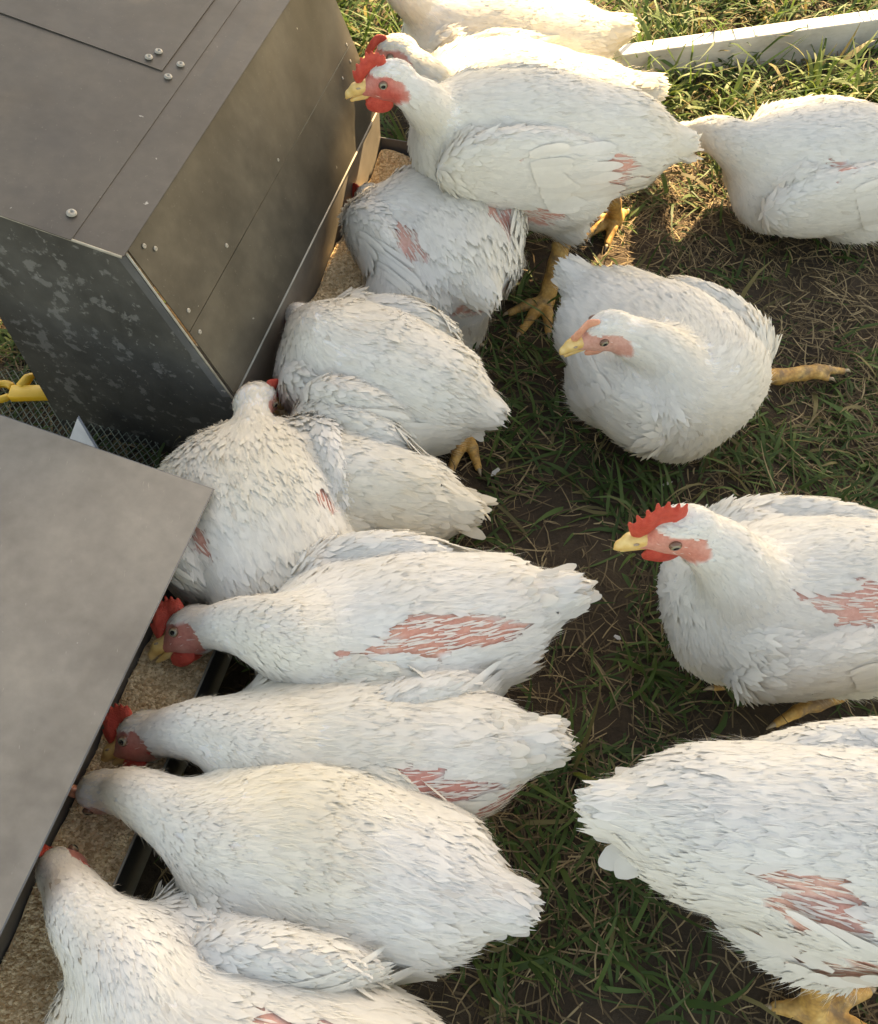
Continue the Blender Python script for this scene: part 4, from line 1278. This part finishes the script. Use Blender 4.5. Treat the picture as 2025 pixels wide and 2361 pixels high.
HENS = [
 dict(label='sunlit cream hen furthest back, behind all the others at the top edge', seed=1, stain=0.50, C=(.125, 1.815, .135), yaw=178, pitch=4, hl=.205, hw=.115, hh=.115,
      neck=[(-.06, 1.80, .24), (-.10, 1.79, .30)], head=(-.13, 1.78, .345), hdir=(-1, -.1, -.1), comb=.35, wattle=.3, cream=1.0, dirt=.5,
      bare=[((-.35, .9, .1), (.3, .4, .25))], legs=[((.21, 1.70, .06), (.15, 1.66, .0), 190)], tail=(9, .08, .4, 0)),
 dict(label='hen with closed pale head right behind the standing red-combed hen', seed=2, stain=0.35, C=(.145, 1.565, .165), yaw=176, pitch=3, hl=.205, hw=.110, hh=.112,
      neck=[(0.001, 1.488, 0.240), (-0.033, 1.492, 0.275)], head=(-0.075, 1.515, 0.290), hdir=(-1, -.15, -.15), comb=.3, wattle=.25, cream=.8, dirt=.3, face=(.56,.15,.11),
      tail=(10, .085, .5, .1), bare=[((-.5, .7, .55), (.10, .12, .2))]),
 dict(label='standing hen with bright red comb and yellow legs in full profile, upper middle', seed=3, stain=0.35, C=(0.152, 1.307, 0.265), yaw=179, pitch=4, hl=.205, hw=.112, hh=.118,
      neck=[(-0.003, 1.276, 0.335), (-0.038, 1.249, 0.385)], head=(-0.072, 1.253, 0.405), hdir=(-1, -.12, -.10), hs=.98, comb=.68, wattle=1.0, face=(.55,.06,.04), cream=.45, dirt=.3, tail_lift=.0,
      wing={1: dict(rise=-2, z=.05, len=.70, h=.62, n=12, fl=1.05)}, tail=(11, .10, .35, -.1),
      bare=[((-.66, .75, .0), (.24, .5, .26)), ((-.05, .85, -.55), (.22, .5, .20)), ((.2, .9, .45), (.06, .2, .06))],
      thighs=[((.17, 1.29, .20), (.222, 1.266, .135), .085, .034), ((.27, 1.37, .21), (.31, 1.385, .14), .062, .034)],
      legs=[((.226, 1.268, .13), (.195, 1.195, 0), 235, 1.1), ((.314, 1.385, .13), (.345, 1.415, 0), 215, 1.05)]),
 dict(label='hen lying at the right edge behind the tail of the standing hen, head tucked down', seed=4, stain=0.20, C=(0.734, 1.429, 0.125), yaw=-177, pitch=3, hl=.205, hw=.125, hh=.115,
      neck=[(0.553, 1.425, 0.165), (0.513, 1.486, 0.150)], head=(0.477, 1.563, 0.085), hdir=(-.6, .35, -.7), nr=[.064,.048,.036,.027], comb=.15, wattle=.1, pale=True, cream=.25, dirt=.3,
      bare=[((.25, .8, .45), (.10, .15, .10))], wing={1: dict(rise=4, z=.0, len=.75, h=.6)}),
 dict(label='hen seen from behind with ruffled drooping tail, leaning into the far trough', seed=5, stain=0.45, C=(0.004, 1.196, 0.160), yaw=114, pitch=-2, hl=.136, hw=.140, hh=.104, tail_lift=.0,
      neck=[(-0.081, 1.209, 0.200), (-0.104, 1.258, 0.175)], head=(-0.121, 1.323, 0.130), hdir=(-.55, .5, -.7), comb=.4, wattle=.4, cream=.5, dirt=.4,
      wing={-1: dict(rise=2, z=.15, len=.66, n=8), 1: dict(rise=-4, z=.1, len=.66, n=8)}, tail=(12, .065, .7, -.3),
      bare=[((-.25, -.62, .66), (.34, .14, .25)), ((-.40, .60, .45), (.25, .12, .3)), ((-1.05, -.1, -.3), (.18, .35, .14))],
      thighs=[((-.05, 1.08, .13), (-.05, 1.07, .04), .07, .05), ((.03, 1.13, .13), (.03, 1.12, .04), .07, .05)],
      legs=[((-.05, 1.07, .05), (-.05, 1.07, 0), 140), ((.035, 1.12, .05), (.04, 1.11, 0), 140)]),
 dict(label='hen with ragged drooping wing feathers and one yellow foot, just above the trough end', seed=6, stain=0.50, C=(-0.098, 0.896, 0.165), yaw=154, pitch=-2, hl=.152, hw=.112, hh=.100, tail_lift=-.1,
      neck=[(-0.170, 0.921, 0.215), (-0.194, 0.962, 0.190)], head=(-0.223, 1.027, 0.135), hdir=(-.6, .5, -.65), comb=.3, wattle=.3, cream=.35, dirt=.55,
      wing={1: dict(rise=-16, z=.05, len=.60, h=.6, x=-.18, fl=1.15, n=12), -1: dict(rise=4, open=1)}, tail=(10, .075, .6, -.35),
      bare=[((.02, .96, -.30), (.09, .3, .16))],
      thighs=[((-.02, .86, .13), (.00, .885, .075), .07, .034), ((-.10, .83, .13), (-.10, .86, .06), .07, .034)],
      legs=[((.005, .895, .07), (.045, .895, 0), 250, 1.05), ((-.10, .865, .06), (-.085, .875, 0), 300)]),
 dict(label='sitting hen with open beak and head turned back, one yellow foot stretched out', seed=7, stain=0.40, C=(0.355, 0.967, 0.115), yaw=-48, pitch=4, hl=.165, hw=.146, hh=.112,
      neck=[(0.368, 0.867, 0.150), (0.332, 0.892, 0.195), (0.287, 0.899, 0.228)], nr=[.066,.060,.049,.037,.028], head=(0.240, 0.902, 0.245), hdir=(-1, -.28, -.22), hup=(0.0, -.1, 1), hs=1.0, comb=.32, wattle=.25, pale=True, gape=.006,
      face=(.62,.31,.24), cream=.45, dirt=.4, tail=(10, .075, .5, .0), wing={1: dict(rise=6, len=.66, n=6, fl=.7), -1: dict(rise=6, n=6, fl=.7)},
      legs=[((.535, 1.0, .035), (.625, 1.018, .006), 8, .9, ((0, .080), (.22, .05), (-.3, .045)))]),
 dict(label='hen bent over the trough end between the two feeders, back to the camera', seed=8, stain=0.50, C=(-0.248, 0.652, 0.145), yaw=118, pitch=2, hl=.150, hw=.152, hh=.112, tail_lift=-.35,
      neck=[(-0.262, 0.724, 0.185), (-0.261, 0.765, 0.195)], nk=.016, nr=[.036,.033,.029,.026], head=(-0.265, 0.824, 0.180), hdir=(.45, .6, -.65), comb=.25, wattle=.3, cream=.75, dirt=.3, face=(.6,.25,.19),
      wing={1: dict(rise=0, z=.1, n=6, fl=.6), -1: dict(rise=0, z=.1, n=6, fl=.6)}, tail=(7, .035, .5, -.5),
      bare=[((-.15, .62, .70), (.20, .06, .2)), ((-.35, -.55, .72), (.12, .07, .14))]),
 dict(label='hen squeezed behind the bent-over one, only its rear with ragged tail showing', seed=9, stain=0.60, C=(-0.139, 0.703, 0.130), yaw=166, pitch=0, hl=.145, hw=.100, hh=.100, tail_lift=.05,
      neck=[(-.23, .735, .17), (-.26, .745, .13)], head=(-.285, .755, .09), hdir=(-.7, .2, -.6), comb=.3, wattle=.3, cream=.4, dirt=.6,
      wing={-1: dict(rise=6, z=.3, n=10, fl=1.0), 1: dict(rise=2)}, tail=(12, .10, .5, .05)),
 dict(label='eating hen with long plucked orange patch down its side, comb under the lid corner', seed=10, stain=0.30, C=(-0.054, 0.463, 0.170), yaw=-171, pitch=0, hl=.175, hw=.118, hh=.112, tail_lift=.25,
      neck=[(-0.172, 0.431, 0.235), (-0.229, 0.454, 0.215), (-0.273, 0.468, 0.185)], nr=[.070,.056,.040,.030,.025], head=(-0.310, 0.476, 0.155), hdir=(-.9, -.14, -.40), hup=(-.15, .75, .6), hs=1.03, comb=.75, wattle=.6, cream=.4, dirt=.25, face=(.50,.10,.07),
      wing={1: dict(rise=2, z=.05, dy=.12, len=.64, h=.62, n=9), -1: dict(rise=6, z=.05)}, tail=(11, .10, .35, .05), pink=(.66,.35,.25),
      bare=[((-.38, .45, .86), (.46, .17, .24)), ((.22, .95, .10), (.10, .3, .14)), ((-1.0, .45, -.05), (.15, .3, .25))]),
 dict(label='eating hen with raw red rump and scraggly tail, second from the near lid corner', seed=11, stain=0.35, C=(-0.094, 0.315, 0.160), yaw=180, pitch=0, hl=.176, hw=.110, hh=.106, tail_lift=.25,
      neck=[(-0.197, 0.309, 0.215), (-0.258, 0.331, 0.200), (-0.313, 0.342, 0.165)], nr=[.068,.056,.042,.032,.025], head=(-0.356, 0.347, 0.130), hdir=(-.9, -.12, -.45), hup=(-.2, .72, .6), hs=1.03, comb=.65, wattle=.55, cream=.35, dirt=.4, face=(.50,.13,.10),
      wing={1: dict(rise=0, z=.05, dy=.12, len=.62, h=.60, n=8, fl=.9), -1: dict(rise=8, z=.2, n=10, fl=1.1)}, tail=(12, .085, .55, .1),
      bare=[((-.15, .46, .84), (.34, .08, .2)), ((-.62, .55, .6), (.22, .08, .2)), ((-.95, .65, -.05), (.26, .42, .36))], pink=(.62, .28, .22)),
 dict(label='large cream-necked eating hen with dark-tipped tail, third from the near lid corner', seed=12, stain=0.40, C=(-0.122, 0.202, 0.175), yaw=164, pitch=0, hl=.166, hw=.124, hh=.110, tail_lift=.15,
      neck=[(-0.231, 0.212, 0.225), (-0.294, 0.243, 0.200), (-0.350, 0.271, 0.165)], nr=[.070,.054,.040,.031,.025], head=(-0.394, 0.282, 0.125), hdir=(-.7, .05, -.7), comb=.25, wattle=.3, pale=True, cream=.9, dirt=.25, face=(.6,.34,.24),
      wing={1: dict(rise=8, z=.16, dy=.12, len=.64, h=.66, n=9, fl=.95), -1: dict(rise=4, z=.05)}, tail=(12, .085, .45, -.05)),
 dict(label='eating hen at the bottom edge, head dipped with a small red comb', seed=13, stain=0.55, C=(-0.193, 0.020, 0.175), yaw=168, pitch=0, hl=.195, hw=.112, hh=.108, tail_lift=.1,
      neck=[(-0.293, 0.086, 0.235), (-0.345, 0.123, 0.215), (-0.385, 0.159, 0.180)], nr=[.070,.056,.043,.033,.025], head=(-0.414, 0.188, 0.145), hdir=(-.35, .45, -.8), hup=(-.5,.3,.6), comb=.55, wattle=.5, cream=.3, dirt=.6, face=(.58,.22,.18),
      wing={1: dict(rise=4, z=.15, dy=.1, n=8), -1: dict(rise=4, z=.05, n=10)}, bare=[((-.35, -.28, .92), (.35, .05, .3))]),
 dict(label='alert hen with upright red comb and yellow beak, sitting at the right edge', seed=14, stain=0.20, C=(0.499, 0.527, 0.148), yaw=-178, pitch=6, hl=.215, hw=.118, hh=.120,
      neck=[(0.365, 0.509, 0.235), (0.324, 0.522, 0.285)], nr=[.070,.056,.041,.028], head=(0.276, 0.527, 0.318), hdir=(-1, -.12, -.16), hs=1.06, comb=1.1, wattle=1.0, face=(.62,.22,.16), cream=.22, dirt=.25,
      wing={1: dict(rise=6, z=.05, len=.62, h=.55, n=8)}, bare=[((-.15, .52, .80), (.34, .18, .20)), ((.30, .95, .0), (.10, .3, .07))],
      legs=[((.58, .46, .03), (.515, .432, .004), 206, .95, ((0, .066), (2.9, .03))), ((.50, .47, .025), (.44, .462, .002), 186, .85, ((0, .066),))]),
 dict(label='big standing hen at the bottom right corner facing away, fluffy thigh over a yellow leg', seed=15, stain=0.15, C=(0.437, 0.197, 0.245), yaw=-7, pitch=2, hl=.225, hw=.116, hh=.122, tail_lift=.1,
      neck=[(.635, .205, .335), (.665, .205, .385)], head=(.69, .205, .43), hdir=(1, -.1, -.05), comb=.6, wattle=.5, cream=.12, dirt=.3,
      wing={-1: dict(rise=2, z=.10, len=.62, h=.55, n=5, fl=.7), 1: dict(rise=4, n=0)}, tail=(11, .075, 1.3, -.25, 1.5),
      bare=[((-.32, -.66, .58), (.14, .2, .2)), ((.10, -.95, -.20), (.34, .5, .30))],
      thighs=[((.40, .15, .19), (.425, .12, .115), .080, .040), ((.46, .24, .19), (.47, .25, .085), .08, .045)],
      legs=[((.428, .11, .11), (.430, .062, 0), -20, 1.15), ((.475, .25, .10), (.48, .24, 0), -10, 1.15)]),
]
for sp in HENS:
    make_hen(sp)

# ------------------------------------------------------------------ tall tufts, weeds and stems
def tuft(base, n, L, spread, seed, label, w=.008, tint=(.12, .17, .04), rise=1.05):
    rr = np.random.default_rng(seed)
    b0 = np.array(base)
    P = np.zeros((n, 3)); P[:, :2] = rr.normal(0, spread, (n, 2)) + b0[:2]; P[:, 2] = ground_z(P[:, 0], P[:, 1])
    az = rr.uniform(0, 2 * math.pi, n)
    t = np.array(tint) * rr.uniform(.6, 1.3, (n, 1)) * np.where(rr.random((n, 1)) < .15, np.array([1.9, 1.3, 1.2]), 1)
    V, F, col = blades(P, az, rr.uniform(.6, 1.15, n) * L, rr.uniform(.6, 1.2, n) * w, rr.normal(rise, .25, n), rr.uniform(.6, 1.7, n), t, 8, rr.normal(0, .5, n))
    me = mesh_from('grass_tuft', V - np.array([b0[0], b0[1], 0]), F, {'tint': col})
    o = link('grass_tuft', me, M['grass']); o.location = (b0[0], b0[1], 0)
    return tag(o, label, 'grass tuft', 'tall grass tufts by the board')
tuft((.47, 1.80), 26, .16, .022, 1, 'tall sunlit grass tuft at the left end of the white board', .009)
tuft((.62, 1.76), 22, .15, .025, 2, 'leaning grass tuft in front of the white board, second from its left end', .009)
tuft((.83, 1.84), 26, .17, .03, 3, 'tall grass tuft in front of the white board near the right edge', .010)
tuft((.97, 1.80), 20, .15, .03, 4, 'grass tuft at the right edge, against the white board', .009)
tuft((.66, 1.62), 16, .12, .02, 5, 'pale broad-bladed grass tuft just above the hen lying at the right edge', .011, (.16, .19, .07))
tuft((.29, .47), 16, .085, .018, 6, 'green grass tuft below the pointed tail of the eating hen with the plucked side', .006, (.06, .10, .02))
tuft((.18, .36), 18, .085, .02, 7, 'green grass tuft beside the tail of the hen with the raw rump', .006, (.06, .10, .02))
def stem(name, pts, r_, mat, label, cat):
    mb = MB(); mb.tube(pts, r_, 6)
    o = mb.build(name, mat, None, True, base=(pts[0][0], pts[0][1], 0)); o.location = (pts[0][0], pts[0][1], 0)
    return tag(o, label, cat)
M['stem'] = simple('dark_dry_stem', (.035, .035, .03), (.07, .06, .045), 60, .7)
stem('dry_stem', [(0.597, 1.380, 0.000), (0.592, 1.384, 0.020), (0.575, 1.391, 0.050), (0.548, 1.395, 0.075)], [.0014, .0013, .0011, .0006], M['stem'], 'thin dark stem curving up against the breast of the right-edge hen', 'stem')
stem('dry_stem', [(0.694, 1.387, 0.000), (0.708, 1.389, 0.030), (0.694, 1.397, 0.040), (0.678, 1.394, 0.040)], [.0014, .0013, .0011, .0006], M['stem'], 'short hooked dark stem below the middle of the hen at the right edge', 'stem')
stem('dry_stem', [(0.869, 1.394, 0.000), (0.835, 1.401, 0.030), (0.822, 1.412, 0.050), (0.822, 1.423, 0.060)], [.0014, .0013, .0011, .0006], M['stem'], 'dark stem in front of the hen at the right edge, closest to the picture border', 'stem')
# a broad leaf standing in front of the alert hen
lf = [(0.420, 0.431, 0.000), (0.415, 0.446, 0.020), (0.398, 0.456, 0.045), (0.376, 0.462, 0.065)]
V, F, C_ = quill_feather((0, 0, 0), np.array(lf[3]) - np.array(lf[0]), (0, -1, .6), .085, .015, .08, np.array([.06, .09, .03]), .0)
o = link('broad_leaf', mesh_from('broad_leaf', V, F, {'tint': C_}), M['grass']); o.location = lf[0]
tag(o, 'single broad green blade standing against the belly of the alert hen', 'leaf')
# moulted down scattered on the ground
n = 60
x, y = scatter(600); x, y = x[:n], y[:n]; n = len(x)
nn = np.tile([0, 0, 1.0], (n, 1)) + rng.normal(0, .2, (n, 3)); nn /= np.linalg.norm(nn, axis=1, keepdims=True)
V, F, C_ = feather_cards(np.stack([x, y, ground_z(x, y) + .012], 1), nn, rng.normal(size=(n, 3)), rng.uniform(.008, .026, n), rng.uniform(.004, .009, n), np.full(n, .05), .1, np.tile([.62, .60, .56], (n, 1)))
tag(link('loose_down', mesh_from('loose_down', V, F, {'tint': C_}), M['plumage']), 'small loose white feathers scattered over the grass', 'feathers', kind='stuff')
